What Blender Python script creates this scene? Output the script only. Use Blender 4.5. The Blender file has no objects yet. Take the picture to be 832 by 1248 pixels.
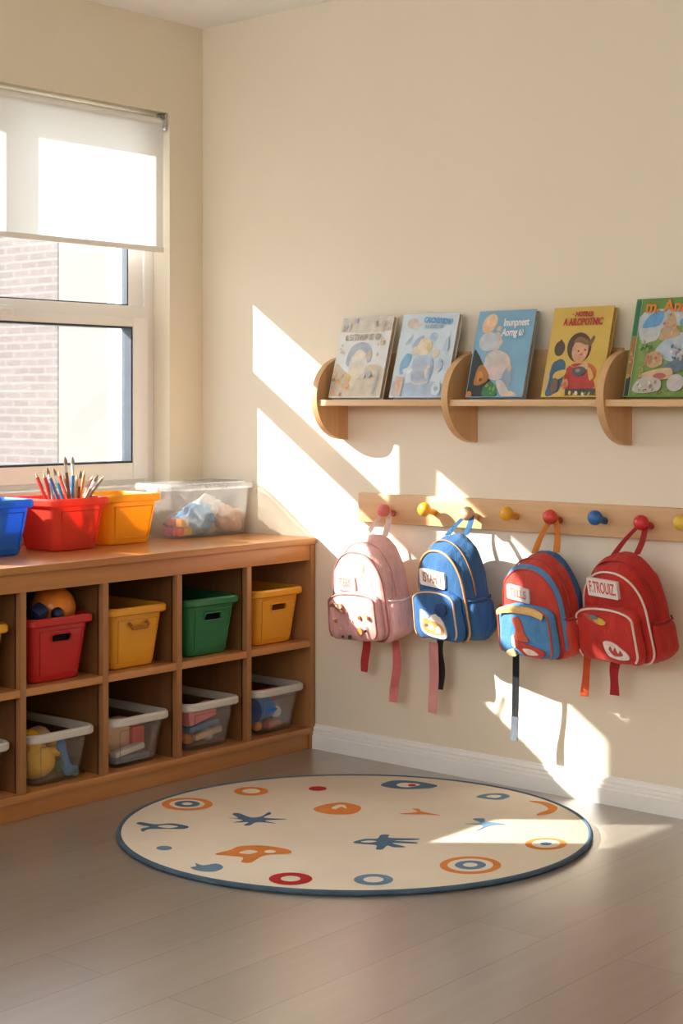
import bpy, bmesh, math, random
from mathutils import Vector, Matrix, Euler, noise
random.seed(7)
PI = math.pi
SC = bpy.context.scene
COL = SC.collection

# ------------------------------------------------------------------ survey of the photograph (room corner = origin)
FPX, PCX, HOR, CAMH = 1927.0, 416.0, 490.0, 1.2
FWD = Vector((-0.65103, 0.75906, 0)); RGT = Vector((0.75906, 0.65103, 0)); UP = Vector((0, 0, 1))
CAM = Vector((4.201, -4.109, CAMH))
def on(px, py, axis, v):
    d = FWD + RGT * ((px - PCX) / FPX) + UP * ((HOR - py) / FPX)
    return CAM + d * ((v - CAM[axis]) / d[axis])
def fl(px, py, z=0.0): return on(px, py, 2, z)

# ------------------------------------------------------------------ materials
def new_mat(name):
    m = bpy.data.materials.new(name); m.use_nodes = True
    nt = m.node_tree; b = nt.nodes['Principled BSDF']
    return m, nt, b
def ramp(nt, stops):
    r = nt.nodes.new('ShaderNodeValToRGB'); cr = r.color_ramp
    while len(cr.elements) < len(stops): cr.elements.new(0.5)
    for e, (p, c) in zip(cr.elements, stops): e.position = p; e.color = (*c, 1)
    return r
def coords(nt, scale=(1, 1, 1), rot=(0, 0, 0)):
    tc = nt.nodes.new('ShaderNodeTexCoord'); mp = nt.nodes.new('ShaderNodeMapping')
    mp.inputs['Scale'].default_value = scale; mp.inputs['Rotation'].default_value = rot
    nt.links.new(tc.outputs['Object'], mp.inputs['Vector']); return mp
def tex_noise(nt, vec, scale, detail=4, rough=0.5):
    n = nt.nodes.new('ShaderNodeTexNoise'); n.inputs['Scale'].default_value = scale
    n.inputs['Detail'].default_value = detail; n.inputs['Roughness'].default_value = rough
    nt.links.new(vec, n.inputs['Vector']); return n
def bump(nt, b, h, strength, dist=0.01):
    bp = nt.nodes.new('ShaderNodeBump'); bp.inputs['Strength'].default_value = strength; bp.inputs['Distance'].default_value = dist
    nt.links.new(h, bp.inputs['Height']); nt.links.new(bp.outputs['Normal'], b.inputs['Normal'])
def mul(c, k): return tuple(min(1, x * k) for x in c)
_plain = {}
def plain(c, rough=0.5, var=0.08, nscale=12, bumps=0.0, bscale=200, metal=0, coat=0, sheen=0):
    key = (c, rough, var, nscale, bumps, bscale, metal, coat, sheen)
    if key in _plain: return _plain[key]
    m, nt, b = new_mat('surface'); mp = coords(nt)
    n = tex_noise(nt, mp.outputs['Vector'], nscale)
    r = ramp(nt, [(0.3, mul(c, 1 - var)), (0.7, mul(c, 1 + var))])
    nt.links.new(n.outputs['Fac'], r.inputs['Fac']); nt.links.new(r.outputs['Color'], b.inputs['Base Color'])
    b.inputs['Roughness'].default_value = rough; b.inputs['Metallic'].default_value = metal
    b.inputs['Coat Weight'].default_value = coat; b.inputs['Sheen Weight'].default_value = sheen
    if bumps:
        n2 = tex_noise(nt, mp.outputs['Vector'], bscale, 2); bump(nt, b, n2.outputs['Fac'], bumps, 0.002)
    _plain[key] = m; return m
def wood(c1, c2, axis=1, rough=0.45, scale=1.0):
    m, nt, b = new_mat('wood')
    s = [34 * scale] * 3; s[axis] = 1.6 * scale
    mp = coords(nt, s)
    n = tex_noise(nt, mp.outputs['Vector'], 1.0, 5, 0.6)
    s2 = [7 * scale] * 3; s2[axis] = 0.5 * scale
    mp2 = coords(nt, s2); n2 = tex_noise(nt, mp2.outputs['Vector'], 1.0, 2, 0.5)
    mx = nt.nodes.new('ShaderNodeMath'); mx.operation = 'MULTIPLY_ADD'; mx.inputs[1].default_value = 0.55
    nt.links.new(n.outputs['Fac'], mx.inputs[0])
    m2 = nt.nodes.new('ShaderNodeMath'); m2.operation = 'MULTIPLY'; m2.inputs[1].default_value = 0.45
    nt.links.new(n2.outputs['Fac'], m2.inputs[0]); nt.links.new(m2.outputs[0], mx.inputs[2])
    r = ramp(nt, [(0.32, c2), (0.66, c1)])
    nt.links.new(mx.outputs[0], r.inputs['Fac']); nt.links.new(r.outputs['Color'], b.inputs['Base Color'])
    b.inputs['Roughness'].default_value = rough
    bump(nt, b, n.outputs['Fac'], 0.05, 0.002)
    return m
def plastic(c, rough=0.3, trans=0.25):
    """coloured moulded plastic that lets a little light through"""
    m, nt, b = new_mat('plastic')
    mp = coords(nt); n = tex_noise(nt, mp.outputs['Vector'], 6)
    r = ramp(nt, [(0.3, mul(c, 0.93)), (0.7, c)]); nt.links.new(n.outputs['Fac'], r.inputs['Fac'])
    nt.links.new(r.outputs['Color'], b.inputs['Base Color']); b.inputs['Roughness'].default_value = rough
    if trans:
        t = nt.nodes.new('ShaderNodeBsdfTranslucent'); nt.links.new(r.outputs['Color'], t.inputs['Color'])
        mx = nt.nodes.new('ShaderNodeMixShader'); mx.inputs[0].default_value = trans
        nt.links.new(b.outputs[0], mx.inputs[1]); nt.links.new(t.outputs[0], mx.inputs[2])
        nt.links.new(mx.outputs[0], nt.nodes['Material Output'].inputs['Surface'])
    return m
def clear(tint=(0.93, 0.94, 0.95), body=0.16, rough=0.12):
    """thin clear plastic or glass: see-through with a soft film and a sheen"""
    m, nt, b = new_mat('clear')
    b.inputs['Base Color'].default_value = (0.86, 0.87, 0.87, 1); b.inputs['Roughness'].default_value = rough
    mp = coords(nt); n = tex_noise(nt, mp.outputs['Vector'], 9)
    rg = nt.nodes.new('ShaderNodeMath'); rg.operation = 'MULTIPLY'; rg.inputs[1].default_value = 2 * body
    nt.links.new(n.outputs['Fac'], rg.inputs[0])
    t = nt.nodes.new('ShaderNodeBsdfTransparent'); t.inputs['Color'].default_value = (*tint, 1)
    tl = nt.nodes.new('ShaderNodeBsdfTranslucent'); tl.inputs['Color'].default_value = (0.92, 0.93, 0.93, 1)
    mb = nt.nodes.new('ShaderNodeMixShader'); mb.inputs[0].default_value = 0.5; nt.links.new(b.outputs[0], mb.inputs[1]); nt.links.new(tl.outputs[0], mb.inputs[2])
    mx = nt.nodes.new('ShaderNodeMixShader'); nt.links.new(rg.outputs[0], mx.inputs[0])
    nt.links.new(t.outputs[0], mx.inputs[1]); nt.links.new(mb.outputs[0], mx.inputs[2])
    g = nt.nodes.new('ShaderNodeBsdfGlossy'); g.inputs['Roughness'].default_value = 0.05
    fr = nt.nodes.new('ShaderNodeFresnel'); fr.inputs['IOR'].default_value = 1.3
    mg = nt.nodes.new('ShaderNodeMixShader'); fm = nt.nodes.new('ShaderNodeMath'); fm.operation = 'MULTIPLY'; fm.inputs[1].default_value = 0.4; nt.links.new(fr.outputs[0], fm.inputs[0]); nt.links.new(fm.outputs[0], mg.inputs[0])
    nt.links.new(mx.outputs[0], mg.inputs[1]); nt.links.new(g.outputs[0], mg.inputs[2])
    nt.links.new(mg.outputs[0], nt.nodes['Material Output'].inputs['Surface'])
    return m
def fabric(c, var=0.12, rough=0.75, sheen=0.08):
    m, nt, b = new_mat('fabric'); mp = coords(nt)
    n = tex_noise(nt, mp.outputs['Vector'], 14, 3)
    r = ramp(nt, [(0.3, mul(c, 1 - var)), (0.7, mul(c, 1 + var))])
    nt.links.new(n.outputs['Fac'], r.inputs['Fac']); nt.links.new(r.outputs['Color'], b.inputs['Base Color'])
    b.inputs['Roughness'].default_value = rough; b.inputs['Sheen Weight'].default_value = sheen
    w = nt.nodes.new('ShaderNodeTexNoise'); w.inputs['Scale'].default_value = 420; nt.links.new(mp.outputs['Vector'], w.inputs['Vector'])
    n3 = tex_noise(nt, coords(nt, (1, 1, 0.45)).outputs['Vector'], 20, 3)
    ad = nt.nodes.new('ShaderNodeMath'); ad.operation = 'MULTIPLY_ADD'; ad.inputs[1].default_value = 0.12
    nt.links.new(w.outputs['Fac'], ad.inputs[0]); nt.links.new(n3.outputs['Fac'], ad.inputs[2])
    bump(nt, b, ad.outputs[0], 0.75, 0.02)
    return m

M_WALL = plain((0.80, 0.725, 0.59), 0.9, 0.012, 2, 0.05, 260)
M_CEIL = plain((0.94, 0.94, 0.94), 0.95, 0.01, 2)
M_WHITE = plain((0.87, 0.86, 0.835), 0.45, 0.02, 5)
M_FRAME = plain((0.88, 0.865, 0.84), 0.35, 0.02, 4)
M_GASKET = plain((0.05, 0.06, 0.08), 0.5)
M_METAL = plain((0.62, 0.62, 0.63), 0.3, 0.03, 8, metal=0.9)
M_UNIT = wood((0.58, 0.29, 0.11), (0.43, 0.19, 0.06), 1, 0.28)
M_UNITV = wood((0.45, 0.235, 0.10), (0.32, 0.15, 0.055), 2, 0.42)  # upright boards, tone lowered to carry some cubby shade
M_UNITSHADE = wood((0.27, 0.125, 0.045), (0.18, 0.08, 0.026), 2, 0.5)  # same wood darkened, cubby shade put into the colour
M_BEECH = wood((0.74, 0.50, 0.285), (0.60, 0.37, 0.185), 0, 0.42)
M_BEECHV = wood((0.72, 0.47, 0.25), (0.58, 0.34, 0.16), 2, 0.45)
M_BLACK = fabric((0.012, 0.012, 0.016), sheen=0.1)
M_CLEAR = clear((0.985, 0.985, 0.985), 0.10, 0.15)
M_CLEARBOX = clear((0.99, 0.99, 0.99), 0.19, 0.15)
M_GLASS = clear((0.97, 0.985, 0.985), 0.012, 0.02)
M_CLEARRIM = plastic((0.86, 0.84, 0.80), 0.35, 0.35)
P_RED = plastic((0.60, 0.030, 0.030), .25, .06); P_YEL = plastic((0.86, 0.43, 0.04), .25, .10); P_GRN = plastic((0.03, 0.20, 0.085), 0.25, 0.06)
P_BLUE = plastic((0.07, 0.31, 0.78), .3, .45); P_ORED = plastic((0.88, 0.15, 0.09), .3, .5); P_YEL2 = plastic((0.92, 0.55, 0.05), .3, .4)

# ------------------------------------------------------------------ mesh helpers
def finish(name, bm, mats, parent=None, smooth=False, world=False):
    me = bpy.data.meshes.new(name)
    bmesh.ops.recalc_face_normals(bm, faces=bm.faces[:])
    bm.to_mesh(me); bm.free()
    for m in (mats if isinstance(mats, (list, tuple)) else [mats]): me.materials.append(m)
    if smooth:
        for p in me.polygons: p.use_smooth = True
        if smooth != 'all': me.set_sharp_from_angle(angle=math.radians(38))
    o = bpy.data.objects.new(name, me); COL.objects.link(o)
    if parent is not None:
        o.parent = parent
        if world: o.matrix_parent_inverse = wm(parent).inverted()
    return o
def wm(o):
    m = Matrix.LocRotScale(o.location, o.rotation_euler, o.scale)
    return wm(o.parent) @ o.matrix_parent_inverse @ m if o.parent else m
def thing(name, label, cat, loc=(0, 0, 0), rot=(0, 0, 0), group=None):
    o = bpy.data.objects.new(name, None); COL.objects.link(o)
    o.empty_display_size = 0.02
    o.location = loc; o.rotation_euler = rot
    return tag(o, label, cat, group)
def tag(o, label, cat, group=None):
    o['label'] = label; o['category'] = cat
    if group: o['group'] = group
    return o
def struct(o): o['kind'] = 'structure'; return o
def NB(): return bmesh.new()
def box(bm, lo, hi, bev=0.0, mi=0):
    r = bmesh.ops.create_cube(bm, size=1); vs = r['verts']
    for v in vs: v.co = Vector([(lo[k] + hi[k]) / 2 + v.co[k] * (hi[k] - lo[k]) for k in range(3)])
    es = list({e for v in vs for e in v.link_edges}); fs = list({f for v in vs for f in v.link_faces})
    if bev:
        rr = bmesh.ops.bevel(bm, geom=es, offset=bev, segments=2, affect='EDGES', profile=0.6)
        fs = list({f for v in rr['verts'] for f in v.link_faces} | {f for f in fs if f.is_valid})
    for f in fs:
        if f.is_valid: f.material_index = mi
    return vs
def loft(bm, loops, cap0=True, cap1=True, closed=True, mi=0):
    rows = [[bm.verts.new(p) for p in lp] for lp in loops]
    n = len(rows[0])
    for a, b in zip(rows, rows[1:]):
        for i in range(n if closed else n - 1):
            f = bm.faces.new((a[i], a[(i + 1) % n], b[(i + 1) % n], b[i])); f.material_index = mi
    if cap0: bm.faces.new(list(reversed(rows[0]))).material_index = mi
    if cap1: bm.faces.new(rows[-1]).material_index = mi
    return rows
def tube(bm, pts, r, seg=8, closed=False, mi=0, radii=None):
    pts = [Vector(p) for p in pts]; n = len(pts); rows = []
    ref = None
    for i, p in enumerate(pts):
        if closed: t = pts[(i + 1) % n] - pts[i - 1]
        else: t = pts[min(i + 1, n - 1)] - pts[max(i - 1, 0)]
        t.normalize()
        if ref is None:
            ref = Vector((0, 0, 1)) if abs(t.z) < 0.9 else Vector((1, 0, 0))
        a = (ref - t * ref.dot(t)).normalized(); ref = a; b = t.cross(a)
        rr = radii[i] if radii else r
        rows.append([bm.verts.new(p + (a * math.cos(2 * PI * k / seg) + b * math.sin(2 * PI * k / seg)) * rr) for k in range(seg)])
    pr = list(zip(rows, rows[1:])) + ([(rows[-1], rows[0])] if closed else [])
    for a, b in pr:
        for k in range(seg): bm.faces.new((a[k], a[(k + 1) % seg], b[(k + 1) % seg], b[k])).material_index = mi
    if not closed:
        bm.faces.new(list(reversed(rows[0]))).material_index = mi; bm.faces.new(rows[-1]).material_index = mi
def lathe(bm, prof, seg=24, mat=Matrix(), mi=0):
    rows = []
    for r, z in prof:
        rows.append([bm.verts.new(mat @ Vector((r * math.cos(2 * PI * k / seg), r * math.sin(2 * PI * k / seg), z))) for k in range(seg)])
    for a, b in zip(rows, rows[1:]):
        for k in range(seg): bm.faces.new((a[k], a[(k + 1) % seg], b[(k + 1) % seg], b[k])).material_index = mi
    bm.faces.new(list(reversed(rows[0]))).material_index = mi; bm.faces.new(rows[-1]).material_index = mi
def ball(bm, c, r, sc=(1, 1, 1), mi=0, rough=0.0, seed=0, sub=3, rot=None):
    res = bmesh.ops.create_icosphere(bm, subdivisions=sub, radius=1)
    for v in res['verts']:
        k = 1 + (rough * noise.noise(v.co * 1.9 + Vector((seed * 3.1, seed, 0))) + 0.4 * rough * noise.noise(v.co * 4.5 + Vector((seed, 0, 7)))) if rough else 1
        p = Vector((v.co.x * sc[0], v.co.y * sc[1], v.co.z * sc[2])) * r * k
        if rot is not None: p = rot @ p
        v.co = Vector(c) + p
    for f in {f for v in res['verts'] for f in v.link_faces}: f.material_index = mi
def rrect(hx, hy, r, n=5):
    r = min(r, hx * 0.98, hy * 0.98); out = []
    for cx, cy, a0 in ((hx - r, hy - r, 0), (-hx + r, hy - r, PI / 2), (-hx + r, -hy + r, PI), (hx - r, -hy + r, 1.5 * PI)):
        for k in range(n + 1):
            a = a0 + k * PI / 2 / n; out.append((cx + r * math.cos(a), cy + r * math.sin(a)))
    return out
def prism(bm, poly, fn, t0, t1, mi=0):
    """extrude a polygon of (u, v) between depths t0 and t1; fn(u, v, t) gives the point"""
    loft(bm, [[fn(u, v, t0) for u, v in poly], [fn(u, v, t1) for u, v in poly]], mi=mi)
def smooth_poly(pts, n=6):
    out = []; m = len(pts)
    for i in range(m):
        p0, p1, p2, p3 = [Vector((*pts[(i + k) % m][:2], 0)) for k in (-1, 0, 1, 2)]
        for k in range(n):
            t = k / n
            q = 0.5 * ((2 * p1) + (p2 - p0) * t + (2 * p0 - 5 * p1 + 4 * p2 - p3) * t * t + (3 * p1 - p0 - 3 * p2 + p3) * t ** 3)
            out.append((q.x, q.y))
    return out
def ellipse(cx, cy, rx, ry, n=28, rot=0.0):
    c, s = math.cos(rot), math.sin(rot); o = []
    for k in range(n):
        a = 2 * PI * k / n; x, y = rx * math.cos(a), ry * math.sin(a)
        o.append((cx + x * c - y * s, cy + x * s + y * c))
    return o
def flat(bm, poly, fn, mi):
    vs = [bm.verts.new(fn(u, v)) for u, v in poly]
    f = bm.faces.new(vs); f.material_index = mi
    bmesh.ops.triangulate(bm, faces=[f])
def cut(o, cutters):
    """carve openings out of a mesh and keep the result as its own mesh"""
    tmp = []
    for bmc in cutters:
        c = finish('cutter', bmc, [], o.parent); tmp.append(c)
        md = o.modifiers.new('b', 'BOOLEAN'); md.object = c; md.operation = 'DIFFERENCE'; md.solver = 'EXACT'
    dg = bpy.context.evaluated_depsgraph_get(); dg.update()
    me = bpy.data.meshes.new_from_object(o.evaluated_get(dg)); o.modifiers.clear(); o.data = me
    for c in tmp: bpy.data.objects.remove(c)
    for p in me.polygons: p.use_smooth = True
    me.set_sharp_from_angle(angle=math.radians(35))
def lettering(name, text, size, mat, parent, M, width=None, extrude=0.0004, shear=0.0, thick=0.0):
    cu = bpy.data.curves.new('txt', 'FONT'); cu.body = text; cu.size = size; cu.extrude = extrude
    cu.align_x = 'CENTER'; cu.align_y = 'CENTER'; cu.shear = shear; cu.offset = thick
    ob = bpy.data.objects.new('txt', cu); COL.objects.link(ob)
    dg = bpy.context.evaluated_depsgraph_get(); dg.update()
    me = bpy.data.meshes.new_from_object(ob.evaluated_get(dg)); bpy.data.objects.remove(ob)
    if width:
        xs = [v.co.x for v in me.vertices]; k = width / (max(xs) - min(xs))
        for v in me.vertices: v.co.x *= k
    me.transform(M); me.materials.clear(); me.materials.append(mat)
    o = bpy.data.objects.new(name, me); COL.objects.link(o); o.parent = parent
    return o

# ------------------------------------------------------------------ the room
def build_room():
    # floor of laminate planks running along y
    m, nt, b = new_mat('planks')
    tc = nt.nodes.new('ShaderNodeTexCoord'); mp = nt.nodes.new('ShaderNodeMapping')
    mp.inputs['Rotation'].default_value = (0, 0, PI / 2); mp.inputs['Location'].default_value = (0.12, 0.06, 0)
    nt.links.new(tc.outputs['Object'], mp.inputs['Vector'])
    br = nt.nodes.new('ShaderNodeTexBrick'); br.offset = 0.37; br.offset_frequency = 2
    br.inputs['Scale'].default_value = 1; br.inputs['Brick Width'].default_value = 1.25; br.inputs['Row Height'].default_value = 0.192
    br.inputs['Mortar Size'].default_value = 0.0014; br.inputs['Mortar Smooth'].default_value = 0.2; br.inputs['Bias'].default_value = 0
    br.inputs['Color1'].default_value = (0.34, 0.295, 0.245, 1); br.inputs['Color2'].default_value = (0.39, 0.34, 0.287, 1)
    br.inputs['Mortar'].default_value = (0.2, 0.16, 0.125, 1)
    nt.links.new(mp.outputs['Vector'], br.inputs['Vector'])
    g = coords(nt, (28, 1.3, 1)); n = tex_noise(nt, g.outputs['Vector'], 1.0, 6, 0.62)
    r = ramp(nt, [(0.3, (0.80, 0.78, 0.76)), (0.7, (1.0, 1.0, 1.0))]); nt.links.new(n.outputs['Fac'], r.inputs['Fac'])
    mx = nt.nodes.new('ShaderNodeMixRGB'); mx.blend_type = 'MULTIPLY'; mx.inputs[0].default_value = 0.8
    nt.links.new(br.outputs['Color'], mx.inputs[1]); nt.links.new(r.outputs['Color'], mx.inputs[2])
    nt.links.new(mx.outputs[0], b.inputs['Base Color'])
    b.inputs['Roughness'].default_value = 0.36; b.inputs['IOR'].default_value = 1.6; b.inputs['Coat Weight'].default_value = 1.0; b.inputs['Coat Roughness'].default_value = 0.3; b.inputs['Coat IOR'].default_value = 1.75
    bump(nt, b, n.outputs['Fac'], 0.08, 0.003)
    bm = NB(); box(bm, (-0.02, -6.0, -0.06), (5.2, 0.02, 0)); struct(finish('floor', bm, m))
    bm = NB(); box(bm, (-0.25, -6.0, 2.58), (5.2, 0.2, 2.70)); struct(finish('ceiling', bm, M_CEIL))
    bm = NB(); box(bm, (0, 0, -0.06), (5.2, 0.2, 2.58)); struct(finish('wall_back', bm, M_WALL))
    bm = NB(); box(bm, (5.2, -6.0, -0.06), (5.35, 0.2, 2.70)); struct(finish('wall_right', bm, M_WALL))
    bm = NB(); box(bm, (-0.25, -6.15, -0.06), (5.35, -6.0, 1.45)); struct(finish('wall_front', bm, M_WALL))  # unseen half wall added, open above so fill light enters only high up
    # window wall with its opening
    Y0, Y1, Z0, Z1 = WIN
    bm = NB()
    box(bm, (-0.25, -6.0, -0.06), (0, 0.2, Z0)); box(bm, (-0.25, -6.0, Z1), (0, 0.2, 2.58))
    box(bm, (-0.25, Y1, Z0), (0, 0.2, Z1)); box(bm, (-0.25, -6.0, Z0), (0, Y0, Z1))
    struct(finish('wall_left', bm, M_WALL))
    # moulded baseboard on the back wall
    prof = [(0, 0), (-0.020, 0), (-0.020, 0.046), (-0.015, 0.049), (-0.015, 0.052), (-0.017, 0.055), (-0.016, 0.059), (-0.011, 0.062), (-0.011, 0.065), (-0.013, 0.068), (-0.012, 0.072), (-0.007, 0.076), (-0.006, 0.081), (0, 0.083)]
    bm = NB(); loft(bm, [[(x, y, z) for y, z in prof] for x in (0.0, 5.2)])
    struct(finish('baseboard_back', bm, M_WHITE, smooth=True))
    bm = NB(); loft(bm, [[(-y, x, z) for y, z in prof] for x in (-1.62, -6.0)])
    struct(finish('baseboard_left', bm, M_WHITE, smooth=True))

WIN = (-2.22, -0.166, 0.90, 2.246)
SHADE_POST = (-1.675, -1.555)  # unseen post, added with the casement beyond to shape the sun patches
def ring(bm, x0, x1, y0, y1, z0, z1, w, wt=None, wb=None, bev=0.003):
    wt = w if wt is None else wt; wb = w if wb is None else wb
    box(bm, (x0, y0, z0), (x1, y0 + w, z1), bev); box(bm, (x0, y1 - w, z0), (x1, y1, z1), bev)
    box(bm, (x0, y0 + w, z0), (x1, y1 - w, z0 + wb), bev); box(bm, (x0, y0 + w, z1 - wt), (x1, y1 - w, z1), bev)
def build_window():
    Y0, Y1, Z0, Z1 = WIN
    w = struct(bpy.data.objects.new('window_1', None)); COL.objects.link(w); w.location = (-0.12, (Y0 + Y1) / 2, Z0)
    P = dict(parent=w, world=True)
    xr = -0.115
    bm = NB(); ring(bm, xr - 0.05, xr + 0.03, Y0, Y1, Z0, Z1, 0.046, 0.05, 0.03)
    box(bm, (xr - 0.05, Y0 + .046, 1.497), (xr + 0.03, Y1 - .046, 1.547), 0.003)
    box(bm, (xr - 0.045, -0.945, 1.547), (xr + 0.025, -0.865, Z1 - .05), 0.003)
    box(bm, (xr - 0.05, SHADE_POST[0], Z0 + .03), (xr + 0.03, SHADE_POST[1], 1.497), 0.003)
    box(bm, (xr - 0.05, SHADE_POST[0], 1.547), (xr + 0.03, SHADE_POST[1], Z1 - .05), 0.003)
    box(bm, (xr - 0.04, Y1 - .114, 1.547), (xr + 0.02, Y1 - .046, Z1 - .05), 0.003)
    finish('frame', bm, M_FRAME, smooth=True, **P)
    for a, b in ((Y0 + .04, SHADE_POST[0] + .004), (SHADE_POST[1] - .004, Y1 - .042)):
        bm = NB(); ring(bm, xr - 0.03, xr + 0.045, a, b, Z0 + .022, 1.505, 0.070, 0.034, 0.060, 0.004)
        finish('sash', bm, M_FRAME, smooth=True, **P)
        ya, yb = a + .070, b - .070
        bm = NB(); ring(bm, xr - 0.012, xr + 0.040, ya, yb, 0.982, 1.471, 0.007, bev=0)
        finish('gasket', bm, M_GASKET, **P)
        bm = NB(); box(bm, (xr + 0.004, ya, 0.982), (xr + 0.008, yb, 1.471)); finish('pane', bm, M_GLASS, **P)
    bm = NB()
    for a, b in ((Y0 + .046, SHADE_POST[0]), (SHADE_POST[1], -0.945), (-0.865, Y1 - .114)): ring(bm, xr - 0.012, xr + 0.018, a, b, 1.547, Z1 - .05, 0.005, bev=0)
    finish('gasket', bm, M_GASKET, **P)
    bm = NB(); box(bm, (xr + 0.002, Y0 + .046, 1.547), (xr + 0.006, -0.945, Z1 - .05)); finish('pane', bm, M_GLASS, **P)
    bm = NB(); box(bm, (xr + 0.002, -0.865, 1.547), (xr + 0.006, Y1 - .046, Z1 - .05)); finish('pane', bm, M_GLASS, **P)
    bm = NB(); box(bm, (xr + 0.045, -0.90, 1.483), (xr + 0.058, -0.815, 1.523), 0.004)
    box(bm, (xr + 0.055, -0.905, 1.495), (xr + 0.078, -0.835, 1.512), 0.005)
    finish('latch', bm, M_WHITE, smooth=True, **P)
    bm = NB(); box(bm, (-0.088, Y0 - 0.0, Z0 - 0.022), (0.012, Y1, Z0 + 0.004), 0.004)
    struct(finish('trim_1', bm, M_WHITE, smooth=True))
    # roller blind
    t = thing('roller_blind', 'white translucent roller blind half lowered over the window', 'blind', (-0.03, (Y0 + Y1) / 2, BLIND_Z))
    P = dict(parent=t, world=True)
    m, nt, b = new_mat('blind_cloth'); b.inputs['Base Color'].default_value = (0.86, 0.85, 0.83, 1); b.inputs['Roughness'].default_value = 0.9
    mp = coords(nt, (1, 1, 1)); n = tex_noise(nt, mp.outputs['Vector'], 350, 2); bump(nt, b, n.outputs['Fac'], 0.1, 0.001)
    tr = nt.nodes.new('ShaderNodeBsdfTranslucent'); tr.inputs['Color'].default_value = (0.9, 0.89, 0.87, 1)
    mx = nt.nodes.new('ShaderNodeMixShader'); mx.inputs[0].default_value = 0.5
    nt.links.new(b.outputs[0], mx.inputs[1]); nt.links.new(tr.outputs[0], mx.inputs[2]); nt.links.new(mx.outputs[0], nt.nodes['Material Output'].inputs['Surface'])
    bm = NB(); box(bm, (-0.0155, Y0 + 0.03, BLIND_Z + 0.004), (-0.0145, -0.186, 2.205)); finish('blind_cloth', bm, m, **P)
    bm = NB(); tube(bm, [(-0.036, Y0 + .02, 2.212), (-0.036, -0.19, 2.212)], 0.021, 16); finish('roller_tube', bm, M_WHITE, smooth=True, **P)
    bm = NB(); box(bm, (-0.022, Y0 + .03, BLIND_Z - 0.011), (-0.008, -0.186, BLIND_Z + 0.008), 0.003); finish('bottom_bar', bm, M_FRAME, smooth=True, **P)
    bm = NB(); box(bm, (-0.06, -0.1765, 2.185), (-0.012, -0.1665, 2.246), 0.002)
    tube(bm, [(-0.036, -0.19, 2.212), (-0.036, -0.172, 2.212)], 0.024, 16); finish('bracket', bm, M_METAL, smooth=True, **P)
BLIND_Z = 1.752

def build_outside():
    m, nt, b = new_mat('brickwork'); mp = coords(nt, (1, 1, 1), (PI / 2, 0, 0))
    br = nt.nodes.new('ShaderNodeTexBrick'); br.inputs['Scale'].default_value = 1
    br.inputs['Brick Width'].default_value = 0.21; br.inputs['Row Height'].default_value = 0.068; br.inputs['Mortar Size'].default_value = 0.010
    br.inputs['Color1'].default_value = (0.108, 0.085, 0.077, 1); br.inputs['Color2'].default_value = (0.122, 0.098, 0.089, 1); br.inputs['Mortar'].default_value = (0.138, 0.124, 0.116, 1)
    nt.links.new(mp.outputs['Vector'], br.inputs['Vector']); nt.links.new(br.outputs['Color'], b.inputs['Base Color']); b.inputs['Roughness'].default_value = 0.9
    t = thing('brick_building', 'red brick building seen through the window pane', 'building', (-7.5, 5.0, -0.3))
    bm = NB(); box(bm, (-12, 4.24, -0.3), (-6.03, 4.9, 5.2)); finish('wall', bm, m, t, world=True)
    bm = NB(); box(bm, (-12.1, 4.14, 5.2), (-6.0, 4.95, 5.4)); finish('roof', bm, plain((0.35, 0.34, 0.36), 0.8), t, world=True)
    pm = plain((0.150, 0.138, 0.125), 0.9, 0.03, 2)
    X = on(131, 490, 1, 4.24).x
    t = thing('plaster_building', 'pale plastered wall beside the brick building outside the window', 'building', (-5.8, 4.4, -0.3))
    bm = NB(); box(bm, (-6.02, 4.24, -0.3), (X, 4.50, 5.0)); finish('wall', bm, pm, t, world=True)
    bm = NB(); box(bm, (X, 4.24, -0.3), (X + .03, 4.50, 5.0)); finish('bright_end_face', bm, M_WHITE, t, world=True)  # white end face added, brightness in its colour to offset its own shade
    bm = NB(); box(bm, (-6.0, 4.2, 5.0), (X + .05, 4.55, 5.06)); finish('coping', bm, M_WHITE, t, world=True)
    bm = NB(); box(bm, (-30, -30, -0.45), (-0.25, 30, -0.3)); struct(finish('ground', bm, plain((0.42, 0.40, 0.37), 0.9, 0.1, 1)))

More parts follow.
